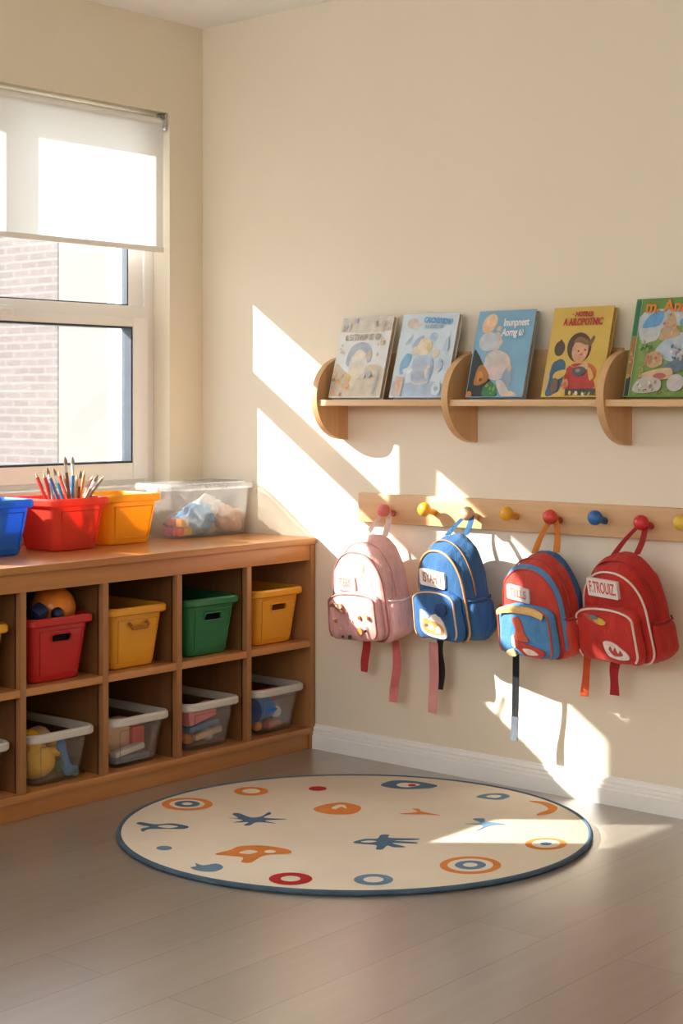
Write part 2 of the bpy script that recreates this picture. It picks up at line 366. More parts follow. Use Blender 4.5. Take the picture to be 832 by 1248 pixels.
# ------------------------------------------------------------------ storage unit
DIV = [-0.331, -0.648, -0.9525, -1.262]
def build_unit():
    t = thing('cubby_shelf', 'wooden cubby shelf unit with two rows of bins under the window', 'shelf unit', (0.29, -0.80, 0))
    P = dict(parent=t, world=True)
    YL, YR, FX = -1.60, -0.003, 0.56
    bm = NB(); box(bm, (0.012, YL, 0.708), (FX + 0.006, YR, 0.73), 0.004); finish('top_panel', bm, M_UNIT, smooth=True, **P)
    bm = NB(); box(bm, (FX - 0.022, YL + .024, 0.653), (FX - 0.004, YR - .024, 0.708), 0.002); finish('top_rail', bm, M_UNIT, smooth=True, **P)
    for y0, y1 in ((YR - .024, YR), (YL, YL + .024)):
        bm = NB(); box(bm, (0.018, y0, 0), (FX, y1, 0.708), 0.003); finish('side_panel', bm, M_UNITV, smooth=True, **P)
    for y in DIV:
        bm = NB(); box(bm, (0.03, y - 0.011, 0.075), (FX - .023, y + 0.011, 0.708), 0, 1); box(bm, (FX - .03, y - 0.011, 0.075), (FX - .001, y + 0.011, 0.6535), 0.0025); finish('divider', bm, [M_UNITV, M_UNITSHADE], smooth=True, **P)  # rear of each divider takes the shade-darkened wood
    ys = [YR - .024] + DIV + [YL + .024]
    bm = NB()
    for a, b in zip(ys, ys[1:]):
        hi = a - (0.011 if a in DIV else 0); lo = b + (0.011 if b in DIV else 0)
        box(bm, (0.03, lo, 0.353), (FX - .002, hi, 0.376), 0.002)
    finish('middle_shelf', bm, M_UNIT, smooth=True, **P)
    bm = NB(); box(bm, (0.03, YL + .024, 0.053), (FX, YR - .024, 0.075), 0.003); finish('bottom_shelf', bm, M_UNIT, smooth=True, **P)
    bm = NB(); box(bm, (FX - 0.028, YL + .024, 0), (FX - 0.012, YR - .024, 0.053), 0.002); finish('plinth', bm, M_UNIT, smooth=True, **P)
    bm = NB(); box(bm, (0.018, YL + .024, 0.0), (0.03, YR - .024, 0.708)); finish('back_panel', bm, wood((0.07, 0.032, 0.014), (0.045, 0.02, 0.008), 2, 0.6), **P)  # near-black wood, deep cubby shade painted into the back

def make_bin(name, label, cat, loc, w, d, h, mat, rimmat, group, handle='slot', tap=0.02, rotz=0, flare=0.014, wall=0.0035):
    """open tapered tub; front faces +x, base centred on loc"""
    t = thing(name, label, cat, loc, (0, 0, rotz), group)
    hw, hd = w / 2, d / 2
    def lp(hx, hy, z, r): return [(x, y, z) for x, y in rrect(hx, hy, r)]
    hb = h - 0.024
    bm = NB()
    T = lambda z: tap * (1 - z / hb)
    outer = [lp(hd - tap - .012, hw - tap - .012, 0, .02), lp(hd - tap - .003, hw - tap - .003, .003, .026), lp(hd - T(.012), hw - T(.012), .012, .03), lp(hd, hw, hb, .032)]
    inner = [lp(hd - wall, hw - wall, hb, .029), lp(hd - T(.012) - wall, hw - T(.012) - wall, .014, .027), lp(hd - tap - .02, hw - tap - .02, .006, .02)]
    loft(bm, outer + inner)
    # raised panel moulded on the front
    def fp(u, v, x):
        return (hd - T(v) + x, u, v)
    pw = hw - tap - 0.022
    pan = [(-pw, .022), (pw, .022), (pw + .012, hb - .016), (-pw - .012, hb - .016)]
    body = finish('tub', bm, mat, t, smooth=True)
    if handle == 'slot':
        c = NB(); poly = [(u, v + hb - .038) for u, v in rrect(0.036, 0.0105, 0.008)]
        prism(c, poly, lambda u, v, x: (x, u, v), hd - .03, hd + .02)
        cut(body, [c])
        bm = NB(); tube(bm, [fp(u, v + hb - .038, .003) for u, v in rrect(0.0375, 0.012, 0.009)], 0.0022, 6, True); finish('handle_rim', bm, mat, t, smooth=True)
    elif handle == 'grip':
        bm = NB(); tube(bm, [fp(u, v, x) for u, v, x in ((-.036, hb - .026, .0), (-.036, hb - .032, .011), (-.03, hb - .042, .013), (.03, hb - .042, .013), (.036, hb - .032, .011), (.036, hb - .026, 0))], 0.0052, 8)
        o = finish('handle', bm, plain((0.36, 0.15, 0.02), 0.4), t, smooth=True); o['label'] = 'brown bar handle'
    bm = NB(); tube(bm, [fp(u, v, .0006) for u, v in pan], .0021, 6, True); finish('front_moulding', bm, mat, t, smooth=True)
    # rolled rim
    bm = NB(); f = flare
    rim = [lp(hd - wall, hw - wall, hb - .001, .029), lp(hd + f * .75, hw + f * .75, hb - .001, .036), lp(hd + f, hw + f, hb + .003, .038),
           lp(hd + f, hw + f, h - .006, .038), lp(hd + f - .005, hw + f - .005, h, .036), lp(hd - .001, hw - .001, h, .031), lp(hd - wall, hw - wall, h - .004, .029)]
    loft(bm, rim + [rim[0]], False, False); bmesh.ops.remove_doubles(bm, verts=bm.verts[:], dist=1e-6)
    finish('rim', bm, rimmat, t, smooth=True)
    return t

GB, GC = 'coloured bins in the upper cubbies', 'clear bins in the lower cubbies'
CELL = [-0.166, -0.485, -0.800, -1.106, -1.418]
def build_bins():
    z = 0.3762
    make_bin('storage_bin', 'yellow tub in the upper cubby at the wall end', 'bin', (0.325, CELL[0], z), .222, .43, .19, P_YEL, P_YEL, GB)
    make_bin('storage_bin', 'green tub in the upper row of the shelf unit', 'bin', (0.325, CELL[1] + .005, z), .222, .43, .19, P_GRN, P_GRN, GB)
    make_bin('storage_bin', 'yellow tub with a bar handle between the red and green tubs', 'bin', (0.32, CELL[2], z), .222, .43, .192, P_YEL, P_YEL, GB, 'grip')
    make_bin('storage_bin', 'red tub with a ball in it in the upper cubby', 'bin', (0.325, CELL[3], z), .222, .43, .192, P_RED, P_RED, GB)
    make_bin('storage_bin', 'yellow tub cut off by the photo edge beside the red tub', 'bin', (0.325, CELL[4], z), .222, .43, .192, P_YEL, P_YEL, GB)
    z = 0.0752
    for i, (y, wh) in enumerate(zip(CELL, ('with a blue cup, below the yellow wall-end tub', 'of pink and blue toys, below the green tub', 'of tan and red blocks, below the handled yellow tub',
                                          'with a yellow duck, below the red tub', 'below the cut-off yellow tub'))):
        make_bin('clear_bin', 'clear tub with white rim ' + wh, 'bin', (0.345, y, z), .222, .40, .158, M_CLEAR, M_CLEARRIM, GC, None, tap=.02)
    z = 0.7302
    GT = 'bins on top of the shelf unit'
    make_bin('storage_bin', 'blue tub on top of the shelf unit', 'bin', (0.235, -1.155, z), .235, .16, .172, P_BLUE, P_BLUE, GT, None)
    make_bin('storage_bin', 'red tub holding pencils on top of the shelf unit', 'bin', (0.215, -0.847, z), .215, .21, .166, P_ORED, P_ORED, GT, None)
    make_bin('storage_bin', 'yellow tub on the shelf unit top beside the clear box', 'bin', (0.185, -0.592, z), .225, .20, .166, P_YEL2, P_YEL2, GT, None)
    make_bin('storage_bin', 'red tub half hidden behind the blue tub', 'bin', (0.078, -1.14, z), .26, .085, .187, P_ORED, P_ORED, GT, None, tap=.012, flare=.01)

def rotm(e): return Euler(e).to_matrix()
def toy_block(label, c, size, mat, rot=(0, 0, 0), bev=0.004, name='toy_block', cat='toy', group=None):
    bm = NB(); box(bm, [-s / 2 for s in size], [s / 2 for s in size], bev)
    o = finish(name, bm, mat, smooth=True); o.location = c; o.rotation_euler = rot; return tag(o, label, cat, group)
def toy_ball(label, c, r, mat, name='toy_ball', sc=(1, 1, 1), rough=0.0, seed=0, cat='ball', group=None, sub=3):
    bm = NB(); ball(bm, (0, 0, 0), r, sc, 0, rough, seed, sub)
    o = finish(name, bm, mat, smooth='all'); o.location = c; return tag(o, label, cat, group)
def toy_brick(label, c, mat, rot=(0, 0, 0), n=3, s=0.03, group=None):
    bm = NB(); box(bm, (-n * s / 2, -s, -s * .55), (n * s / 2, s, s * .55), .002)
    for i in range(n):
        for j in (-.5, .5):
            lathe(bm, [(s * .3, 0), (s * .3, s * .2)], 12, Matrix.Translation(((i - (n - 1) / 2) * s, j * s, s * .55)))
    o = finish('toy_brick', bm, mat, smooth=True); o.location = c; o.rotation_euler = rot; return tag(o, label, 'toy', group)
def build_toys():
    G = 'toys in the clear bins'
    zb = 0.0752 + .007
    def C(i, x, y, z): return (x, CELL[i] + y, zb + z)
    pl = lambda c: plain(c, 0.4, 0.05)
    Y, O, B, R, Gn, T, W, Pk = (.95, .60, .04), (.95, .34, .06), (.04, .24, .62), (.78, .08, .06), (.05, .36, .14), (.88, .62, .38), (.9, .89, .86), (.92, .30, .33)
    # below the red tub: duck, balls, spanner
    t = thing('toy_duck', 'yellow toy duck inside the clear tub below the red tub', 'toy', C(3, .455, -.035, 0), (0, 0, -.6), G); t.scale = (1.3, 1.3, 1.3)
    bm = NB(); ball(bm, (0, 0, .04), .04, (1.05, 1.2, 1)); ball(bm, (0.012, -.012, .088), .028); ball(bm, (-.01, .045, .058), .018, (.8, 1.3, .7)); finish('body', bm, pl(Y), t, smooth='all')
    bm = NB(); ball(bm, (.036, -.02, .085), .011, (1.3, 1, .5)); finish('beak', bm, pl(O), t, smooth='all')
    toy_ball('orange ball at the back of the duck in the clear tub', C(3, .32, -.03, .056), .055, pl(O), group=G)
    t = thing('toy_spanner', 'blue toy spanner leaning beside the yellow duck', 'toy', C(3, .50, .042, .057), (0.25, -.1, 0), G)
    bm = NB(); box(bm, (-.007, -.011, -.035), (.007, .011, .035), .004); finish('shaft', bm, pl(B), t, smooth=True)
    for q in (.038, -.038):
        bm = NB(); ball(bm, (0, 0, q), .019, (.5, 1, 1)); finish('jaw', bm, pl(B), t, smooth='all')
    toy_ball('small green ball in the corner of the duck tub', C(3, .45, .068, .0185), .018, pl(Gn), group=G)
    toy_block('red block on the tub floor right of the duck', C(3, .385, .045, .0265), (.06, .06, .052), pl(R), (0, 0, .4), group=G)
    toy_ball('large tan ball behind the blue toy spanner', C(3, .385, .035, .095), .042, pl(T), group=G)
    # below the handled yellow tub
    toy_block('tall tan block in the clear tub below the handled yellow tub', C(2, .43, -.012, .075), (.05, .10, .10), pl(T), (0, 0, .1), group=G)
    toy_block('pink block at the left end of the tan block tub', C(2, .44, -.077, .055), (.05, .028, .108), pl(Pk), group=G)
    toy_block('red block standing right of the tan block', C(2, .45, .064, .058), (.04, .042, .075), pl(R), (0, 0, -.2), group=G)
    toy_block('white flat slab lying before the tan block', C(2, .495, -.01, .037), (.03, .12, .018), pl(W), (0.12, 0, 0), group=G)
    toy_block('grey blue slab lying under the white slab', C(2, .485, .0, .012), (.05, .14, .022), pl((.13, .17, .25)), group=G)
    toy_brick('dark red studded brick lying behind the tan block', C(2, .33, 0, .085), pl((.35, .06, .05)), (0.1, 0, .4), group=G)
    toy_block('brown block under the studded brick', C(2, .33, 0, .033), (.08, .09, .064), pl((.3, .14, .06)), group=G)
    # below the green tub
    t = toy_block('pink cylinder roll in the clear tub below the green tub', C(1, .475, .0, .100), (.05, .13, .052), pl(Pk), (0.18, 0, 0), .014, name='toy_roll', group=G)
    toy_block('blue slab across the middle of the pink toy tub', C(1, .47, .01, .058), (.05, .135, .02), pl((.06, .25, .45)), (0.1, 0, 0), group=G)
    toy_block('tan plank lying on the orange ball in the pink toy tub', C(1, .508, .01, .037), (.018, .12, .018), pl(T), (0.12, 0, 0), group=G)
    toy_ball('orange ball at the bottom of the pink toy tub', C(1, .462, -.035, .0225), .022, pl(O), group=G)
    toy_ball('white ball in the right corner of the pink toy tub', C(1, .47, .05, .0165), .016, pl(W), group=G)
    toy_ball('orange ball high at the left end of the pink toy tub', C(1, .405, -.055, .092), .034, pl(O), group=G)
    toy_block('dark blue block holding up the high orange ball', C(1, .42, -.055, .029), (.05, .045, .056), pl((.03, .08, .22)), group=G)
    toy_block('red block behind the pink roll', C(1, .39, .03, .045), (.05, .07, .088), pl(R), group=G)
    t = toy_ball('brown ring at the back of the pink toy tub', C(1, .30, -.01, .07), .06, pl((.2, .09, .04)), name='toy_ring', sc=(1, 1.1, .5), cat='toy', group=G)
    # below the wall-end yellow tub
    t = thing('toy_cup', 'blue cup inside the clear tub at the wall end', 'cup', C(0, .482, -.03, .075), (PI / 2, 0, 0.1), G); t.scale = (1.25, 1.25, 1.25)
    bm = NB(); lathe(bm, [(.024, -.035), (.029, -.03), (.034, .03), (.034, .036), (.031, .036), (.026, -.028)], 24); finish('cup', bm, pl((.02, .27, .8)), t, smooth=True)
    bm = NB(); tube(bm, [(.030 + .016 * math.sin(a), 0, .02 * math.cos(a)) for a in [k * PI / 6 for k in range(7)]], .004, 6); finish('handle', bm, pl((.02, .27, .8)), t, smooth=True)
    toy_block('red board standing behind the blue cup', C(0, .438, .018, .066), (.012, .145, .12), pl(R), (0, -.12, 0), group=G)
    toy_ball('orange ball under the blue cup in the left corner', C(0, .487, -.055, .018), .0175, pl(O), group=G)
    toy_block('orange red flat block under the white ball', C(0, .492, .015, .0165), (.03, .07, .026), pl((.8, .14, .05)), (0, 0, .1), .009, group=G)
    toy_ball('white ball right of the blue cup', C(0, .49, .035, .055), .02, pl(W), group=G)
    toy_block('green block at the right corner of the cup tub', C(0, .465, .068, .024), (.03, .03, .045), pl(Gn), group=G)
    toy_block('orange block in the cut-off clear tub', C(4, .47, .05, .033), (.06, .06, .064), pl(O), (0, 0, .3), group=G)
    toy_block('purple block behind the orange block in the cut-off clear tub', C(4, .36, .02, .045), (.07, .1, .088), pl((.2, .1, .3)), (0, 0, .1), group=G)
    toy_ball('peach ball on the red block in the duck tub', C(3, .435, .06, .082), .030, pl((.93, .5, .25)), group=G)
    toy_block('teal block in the front right corner of the duck tub', C(3, .505, .07, .0135), (.026, .026, .026), pl((.06, .35, .36)), (0, 0, .3), group=G)
    toy_block('pale grey block behind the red block in the tan block tub', C(2, .385, .058, .055), (.06, .06, .108), pl((.6, .6, .6)), group=G)
    toy_block('pale tan block at the right end of the pink toy tub', C(1, .43, .068, .055), (.028, .035, .108), pl((.85, .72, .55)), group=G)
    # in the red tub
    zt = 0.3762
    toy_ball('orange ball resting on top of the red tub', on(64, 741, 0, .45), .070, plain((.80, .26, .035), .25, .25, 9))
    toy_block('navy block poking out of the red tub left of the ball', on(47, 747, 0, .512), (.045, .045, .045), plain((.02, .035, .09), .3), (.5, .6, .3), .012)
    toy_ball('small navy ball before the orange ball in the red tub', on(70, 748, 0, .512), .020, plain((.02, .03, .07), .3))
    toy_block('dark filler block standing in for shade inside the green tub', (.325, CELL[1] + .005, zt + .074), (.35, .17, .134), fabric((.02, .022, .022)), (0, 0, 0), .03, name='shade_filler', cat='toy')  # dark mass added so the opening and handle slot look shaded
    o = toy_block('dark filler block standing in for shade in the red tub, under the ball', (.33, CELL[3], zt + .074), (.35, .17, .134), fabric((.035, .02, .018)), (0, 0, 0), .03, name='shade_filler', cat='toy')  # dark mass raised behind the slot to paint the tub's inner shade

def build_clear_box():
    z = 0.7302
    x0, x1, y0, y1 = 0.075, 0.277, -0.40, -0.022
    cx, cy = (x0 + x1) / 2, (y0 + y1) / 2
    t = thing('lidded_box', 'large clear plastic box with lid on the shelf unit top', 'box', (cx, cy, z))
    hd, hw = (x1 - x0) / 2, (y1 - y0) / 2
    def lp(ix, z, r=.03): return [(x, y, z) for x, y in rrect(hd - ix, hw - ix, r)]
    bm = NB(); loft(bm, [lp(.022, 0), lp(.014, .003), lp(.011, .01), lp(.0, .172, .034), lp(.003, .172, .032), lp(.014, .012), lp(.03, .006, .02)]); finish('tub', bm, M_CLEARBOX, t, smooth=True)
    m = clear((.98, .98, .98), .34, .2)
    bm = NB(); loft(bm, [lp(-.010, .165, .036), lp(-.012, .172, .038), lp(-.012, .184, .038), lp(-.007, .189, .036), lp(.012, .189, .03), lp(.016, .184, .028), lp(.03, .184, .02)], False, True)
    finish('lid', bm, m, t, smooth=True)
    for s in (-1, 1):
        bm = NB(); box(bm, (-.03, s * (hw + .006) - .008, .150), (.03, s * (hw + .006) + .008, .180), .004); finish('clip', bm, m, t, smooth=True)
    G = 'things in the clear lidded box'
    c = [('crumpled_cloth', 'blue cloth bundle in the clear lidded box', (.205, -.235, .050), .058, (.7, 1.35, .9), (.16, .42, .72), 1),
         ('crumpled_cloth', 'white cloth bundle heaped in the middle of the clear box', (.170, -.150, .062), .062, (.8, 1.1, 1.0), (.80, .77, .72), 2),
         ('crumpled_cloth', 'peach cloth bundle at the wall end of the clear box', (.215, -.090, .045), .052, (.8, 1.1, .85), (.85, .55, .40), 3),
         ('crumpled_cloth', 'grey blue cloth lying low behind the blue bundle', (.135, -.255, .040), .040, (.8, 1.2, .85), (.35, .45, .55), 4)]
    for n, l, p, r, sc, col, s in c:
        toy_ball(l, (p[0], p[1], z + .007 + r * sc[2] * 1.02), r, fabric(col), n, sc, .42, s, 'cloth', G, 4)
    k = 0
    for (x, y, zz, col, cn) in ((.235, -.345, 0, (.8, .12, .08), 'red'), (.235, -.31, 0, (.85, .5, .05), 'yellow'), (.195, -.345, 0, (.5, .15, .45), 'purple'), (.195, -.31, 0, (.1, .3, .6), 'blue'),
                               (.235, -.33, 1, (.85, .45, .1), 'orange'), (.195, -.33, 1, (.75, .3, .35), 'pink')):
        toy_block('small ' + cn + ' cube in the heap at the left end of the clear box', (x, y, z + .022 + zz * .0315), (.03, .03, .03), plain(col, .4), (0, 0, random.uniform(-.2, .2)), group=G); k += 1

def build_pencils():
    G = 'pencils and brushes in the red tub'
    # rim point, tip point (photo), colour, kind, label
    L = [((55, 606), (43, 576), (.55, .05, .05), 'pencil', 'red pencil leaning furthest toward the blue tub'),
         ((61, 606), (53, 576), (.62, .07, .05), 'pencil', 'red pencil next to the furthest leaning one'),
         ((66, 606), (57, 570), (.42, .38, .36), 'brush', 'grey paintbrush with white tip among the red pencils'),
         ((71, 607), (59, 577), (.10, .22, .42), 'pencil', 'navy pencil leaning low toward the blue tub'),
         ((76, 607), (65, 571), (.07, .25, .5), 'brush', 'blue paintbrush behind the red pencils'),
         ((82, 607), (71, 574), (.66, .10, .07), 'pencil', 'bright red pencil near the middle of the red tub'),
         ((86, 607), (76, 578), (.5, .45, .42), 'pencil', 'pale grey pencil in the middle of the red tub'),
         ((84, 606), (79, 557), (.16, .11, .07), 'brush', 'tall dark brown paintbrush left of the tall olive one'),
         ((89, 606), (88, 557), (.27, .22, .11), 'brush', 'tall olive paintbrush standing upright in the red tub'),
         ((88, 607), (89, 574), (.05, .2, .5), 'pencil', 'short blue pencil before the tall olive paintbrush'),
         ((93, 607), (94, 578), (.55, .33, .10), 'pencil', 'ochre pencil right of the short blue pencil'),
         ((96, 607), (98, 574), (.22, .12, .06), 'brush', 'brown paintbrush right of the ochre pencil'),
         ((98, 606), (103, 573), (.72, .30, .05), 'pencil', 'orange pencil leaning toward the yellow tub'),
         ((102, 607), (113, 580), (.75, .30, .25), 'pencil', 'pink pencil leaning toward the yellow tub'),
         ((104, 607), (119, 579), (.50, .30, .16), 'brush', 'tan paintbrush leaning toward the yellow tub'),
         ((108, 607), (127, 580), (.35, .33, .31), 'pencil', 'grey pencil leaning furthest toward the clear box')]
    for i, (a, b, col, kind, lab) in enumerate(L):
        xr = 0.20 + 0.055 * ((i * 5) % 4) / 3
        pa = on(a[0], a[1], 0, xr); pb = on(b[0], b[1], 0, xr + random.uniform(-.03, .02))
        d = (pb - pa).normalized()
        ln = (pa.z - 0.742) / max(d.z, .5); base = pa - d * ln
        base.y = max(-0.925, min(-0.765, base.y)); base.x = max(.155, min(.262, base.x)); base.z = 0.742; d = (pb - base); L_ = d.length; d.normalize()
        q = d.to_track_quat('Z', 'Y').to_euler()
        t = thing('pencil' if kind == 'pencil' else 'paintbrush', lab, kind if kind == 'pencil' else 'paintbrush', base, q, G)
        r = 0.0056
        m = plain(col, 0.4, 0.05)
        if kind == 'pencil':
            bm = NB(); lathe(bm, [(r, 0), (r, L_ - .018), (r * .9, L_ - .016)], 6); finish('shaft', bm, m, t)
            bm = NB(); lathe(bm, [(r * .9, L_ - .016), (.0007, L_)], 8); finish('tip', bm, plain((.75, .58, .4), .6), t, smooth=True)
        else:
            bm = NB(); lathe(bm, [(r * .6, 0), (r, L_ * .5), (r * .85, L_ - .05)], 8); finish('handle', bm, m, t, smooth=True)
            bm = NB(); lathe(bm, [(r * .95, L_ - .05), (r, L_ - .024)], 8); finish('ferrule', bm, M_METAL, t, smooth=True)
            bm = NB(); lathe(bm, [(r, L_ - .024), (r * 1.25, L_ - .014), (r * .4, L_)], 8); finish('bristles', bm, plain((.30, .24, .18), .8), t, smooth=True)

# ------------------------------------------------------------------ rug
def build_rug():
    c0 = Vector((1.339, -0.716, 0)); RA, RB = 0.655, 0.598
    def ov(a, k): return c0 + RGT * (math.cos(a) * (RA + k)) + FWD * (math.sin(a) * (RB + k))
    cx, cy = c0.x, c0.y
    cream = plain((0.80, 0.71, 0.58), 0.95, 0.05, 3, 0.4, 500)
    cr2 = plain((0.81, 0.73, 0.61), 0.95, 0.04, 3, 0.4, 500)
    org = plain((0.74, 0.27, 0.06), 0.95, 0.08, 9, 0.3, 500); blu = plain((0.10, 0.18, 0.27), 0.95, 0.10, 9, 0.3, 500)
    red = plain((0.50, 0.03, 0.03), 0.95, 0.08, 9, 0.3, 500); lblu = plain((0.17, 0.28, 0.40), 0.95, 0.1, 9, 0.3, 500)
    bor = plain((0.085, 0.14, 0.20), 0.9, 0.15, 20, 0.5, 600)
    t = thing('round_rug', 'round cream rug with orange, blue and red motifs on the floor', 'rug', (cx, cy, 0))
    bm = NB(); loft(bm, [[ov(2 * PI * k / 96, i) + UP * z for k in range(96)] for i, z in ((-.004, .0005), (0, .004), (0, .009), (-.006, .012))])
    Z = [0.0126]
    def put(poly, mi, dz=0): flat(bm, poly, lambda u, v: (*fl(u, v, 0.0126)[:2], 0.0126 + dz), mi)
    def disc(px, py, rx, mi, dz=0, k=0.29, rot=0): put(ellipse(px, py, rx, rx * k, 32, rot), mi, dz)
    # ringed motifs (1 orange, 2 blue, 3 red, 4 light blue, 5 cream)
    for px, py, rs in ((228, 980, ((31, 1), (21.5, 5), (15.5, 2), (6.5, 5))), (306, 964.3, ((21, 1), (11, 5))), (387, 961, ((11, 3),)),
                       (354, 1071, ((26.5, 3), (12, 5))), (455, 1072, ((24, 4), (12.5, 5))), (573, 1054.5, ((37.5, 1), (28, 5), (19, 4), (9, 5))),
                       (665, 1028.5, ((25.5, 1), (17.5, 5), (7, 4))), (200, 1033.5, ((9.5, 4),))):
        for i, (rx, mi) in enumerate(rs): disc(px, py, rx, mi, .0004 * i, .285 if py > 1000 else .25)
    S = smooth_poly
    put(S([(464, 957), (478, 951.5), (505, 952), (533, 957.5), (515, 961), (484, 961)]), 2)
    put(S([(483, 956.5), (492, 954), (512, 956), (500, 959.5), (488, 959)]), 5, .0004); disc(502, 957.2, 5, 3, .0008, .3)
    put(S([(166, 1003.5), (172, 1002), (190, 1004.5), (210, 1003.5), (229, 1007), (224, 1010), (200, 1010), (182, 1010.5), (174, 1013.5), (172, 1010), (182, 1007.5), (172, 1005.5)]), 2)
    put(S([(192, 1007.3), (204, 1005.5), (217, 1007.5), (205, 1009.3)]), 5, .0004)
    put(S([(278, 996.5), (290, 997), (283, 992), (291, 991), (305, 996), (318, 995), (327, 990), (330, 992), (322, 996.5), (350, 998.3), (323, 1000), (336, 1003.5), (314, 1002), (304, 1006), (297, 1005.5), (302, 1002), (284, 1002.5), (296, 999.5)]), 2)
    put(S([(382, 986), (398, 980), (418, 978), (437, 982), (439, 987), (428, 992), (400, 992)]), 1)
    put(S([(404, 984.5), (412, 981), (420, 981.5), (422, 986), (416, 983.5), (408, 986.5)]), 5, .0004)
    put(S([(487, 991.5), (508, 989.5), (502, 985.5), (511, 986), (514, 989), (536, 993.5), (516, 992.5), (500, 992.5)]), 1)
    put(S([(580, 971), (592, 967.5), (612, 967), (621, 970.5), (609, 974.5), (592, 973.5)]), 4)
    put(S([(592, 971), (600, 969), (611, 970), (604, 972.7)]), 5, .0004)
    put(S([(262, 1041), (280, 1036), (292, 1031.5), (320, 1030.5), (350, 1035), (353, 1040), (322, 1042.5), (306, 1051), (294, 1050.5), (296, 1045), (280, 1043)]), 1)
    put(S([(291, 1039.5), (303, 1036), (314, 1038), (304, 1041)]), 5, .0004); disc(329, 1038, 7, 5, .0004)
    put(S([(232, 1057.5), (239, 1055.5), (238, 1052), (248, 1054.5), (264, 1052.5), (272, 1057), (262, 1062), (244, 1061.5)]), 4)
    put(S([(430, 1026.5), (444, 1022.5), (459, 1022), (464, 1017.5), (474, 1017.5), (475, 1021), (508, 1022), (508, 1023.5), (480, 1024.5), (506, 1026.3), (506, 1028), (478, 1027.5), (494, 1032), (480, 1032.5), (472, 1030.5), (466, 1035), (458, 1035), (458, 1030), (440, 1028.5)]), 2)
    put(S([(439, 1026), (450, 1024.5), (459, 1025.5), (450, 1027)]), 5, .0004)
    put(S([(644, 976), (665, 977.5), (679, 984), (672, 991), (655, 993.5), (656, 991), (668, 986), (660, 980)]), 1)
    put(S([(566, 1004), (585, 1003), (576, 998), (590, 997.5), (592, 1001), (616, 1004.5), (598, 1006), (580, 1013), (588, 1006)]), 4)
    bmesh.ops.recalc_face_normals(bm, faces=bm.faces[:])
    o = finish('pile', bm, [cream, org, blu, red, lblu, cr2], t, world=True, smooth=True)
    for p in o.data.polygons:
        if p.normal.z < -0.5 and p.center.z > 0.01: p.flip()
    bm = NB(); tube(bm, [ov(2 * PI * k / 120, .001) + UP * .0075 for k in range(120)], .0072, 8, True)
    o = finish('border', bm, bor, t, smooth=True, world=True); o['label'] = 'dark blue bound edge'

# ------------------------------------------------------------------ peg board
def build_pegs():
    t = thing('peg_rail', 'pale wooden wall rail with coloured pegs holding the backpacks', 'peg rail', (1.58, -0.01, 0.845))
    P = dict(parent=t, world=True)
    bm = NB(); box(bm, (0.768, -0.021, 0.797), (2.42, 0, 0.894), 0.004); finish('board', bm, M_BEECH, smooth=True, **P)
    cols = [('pink', (.72, .20, .17)), ('yellow', (.80, .42, .03)), ('plain wooden', (.66, .44, .27)), ('yellow', (.80, .40, .03)), ('red', (.66, .07, .05)), ('blue', (.04, .16, .42)), ('red', (.60, .04, .04)), ('yellow', (.72, .47, .08))]
    for (px, py), (cn, c) in zip(((467, 622), (517, 621), (569, 626), (617, 626), (670, 630), (725, 631), (781, 637), (829, 637)), cols):
        h = on(px, py, 1, -0.068)
        d = Vector((-0.10, -1, 0.25)).normalized()
        base = h - d * ((h.y + 0.020) / d.y)
        M = Matrix.Translation(base) @ d.to_track_quat('Z', 'Y').to_matrix().to_4x4()
        L = (h - base).length
        m = plain(c, 0.35, 0.06)
        bm = NB(); lathe(bm, [(.0105, -.004), (.0105, L * .45), (.012, L * .7), (.019, L * .78), (.0225, L * .92), (.0225, L * 1.1), (.018, L * 1.28), (.009, L * 1.36), (.002, L * 1.38)], 20, M)
        o = finish('peg', bm, m, smooth='all', **P); o['label'] = cn + ' knob peg'
        PEGS.append((base, d, L))
PEGS = []

# ------------------------------------------------------------------ book shelf and books
BX = [0.706, 1.249, 1.808, 2.365]
def build_bookshelf():
    t = thing('book_ledge', 'wall mounted wooden book ledge with rounded half disc brackets', 'shelf', (1.5, -0.01, 1.2))
    P = dict(parent=t, world=True)
    for x in BX:
        bm = NB()
        poly = [(0.0, -.141)] + [(-.162 * math.cos(a) ** 0.92 if math.cos(a) > 0 else 0, .141 * math.sin(a)) for a in [-PI / 2 + 0.04 + k * (PI - 0.08) / 36 for k in range(37)]] + [(0.0, .141)]
        prism(bm, poly, lambda u, v, s: (s, u, 1.213 + v), x - .024, x)
        es = [e for e in bm.edges if e.calc_face_angle(0) > 1.0]
        bmesh.ops.bevel(bm, geom=es, offset=.003, segments=2, affect='EDGES')
        finish('bracket', bm, M_BEECHV, smooth=True, **P)
    for a, b in zip(BX, BX[1:]):
        bm = NB(); box(bm, (a, -.152, 1.187), (b - .024, -.014, 1.208), .0025); finish('ledge_board', bm, M_BEECH, smooth=True, **P)
        bm = NB(); box(bm, (a, -.014, 1.187), (b - .024, 0, 1.362), .002); finish('back_board', bm, M_BEECH, smooth=True, **P)

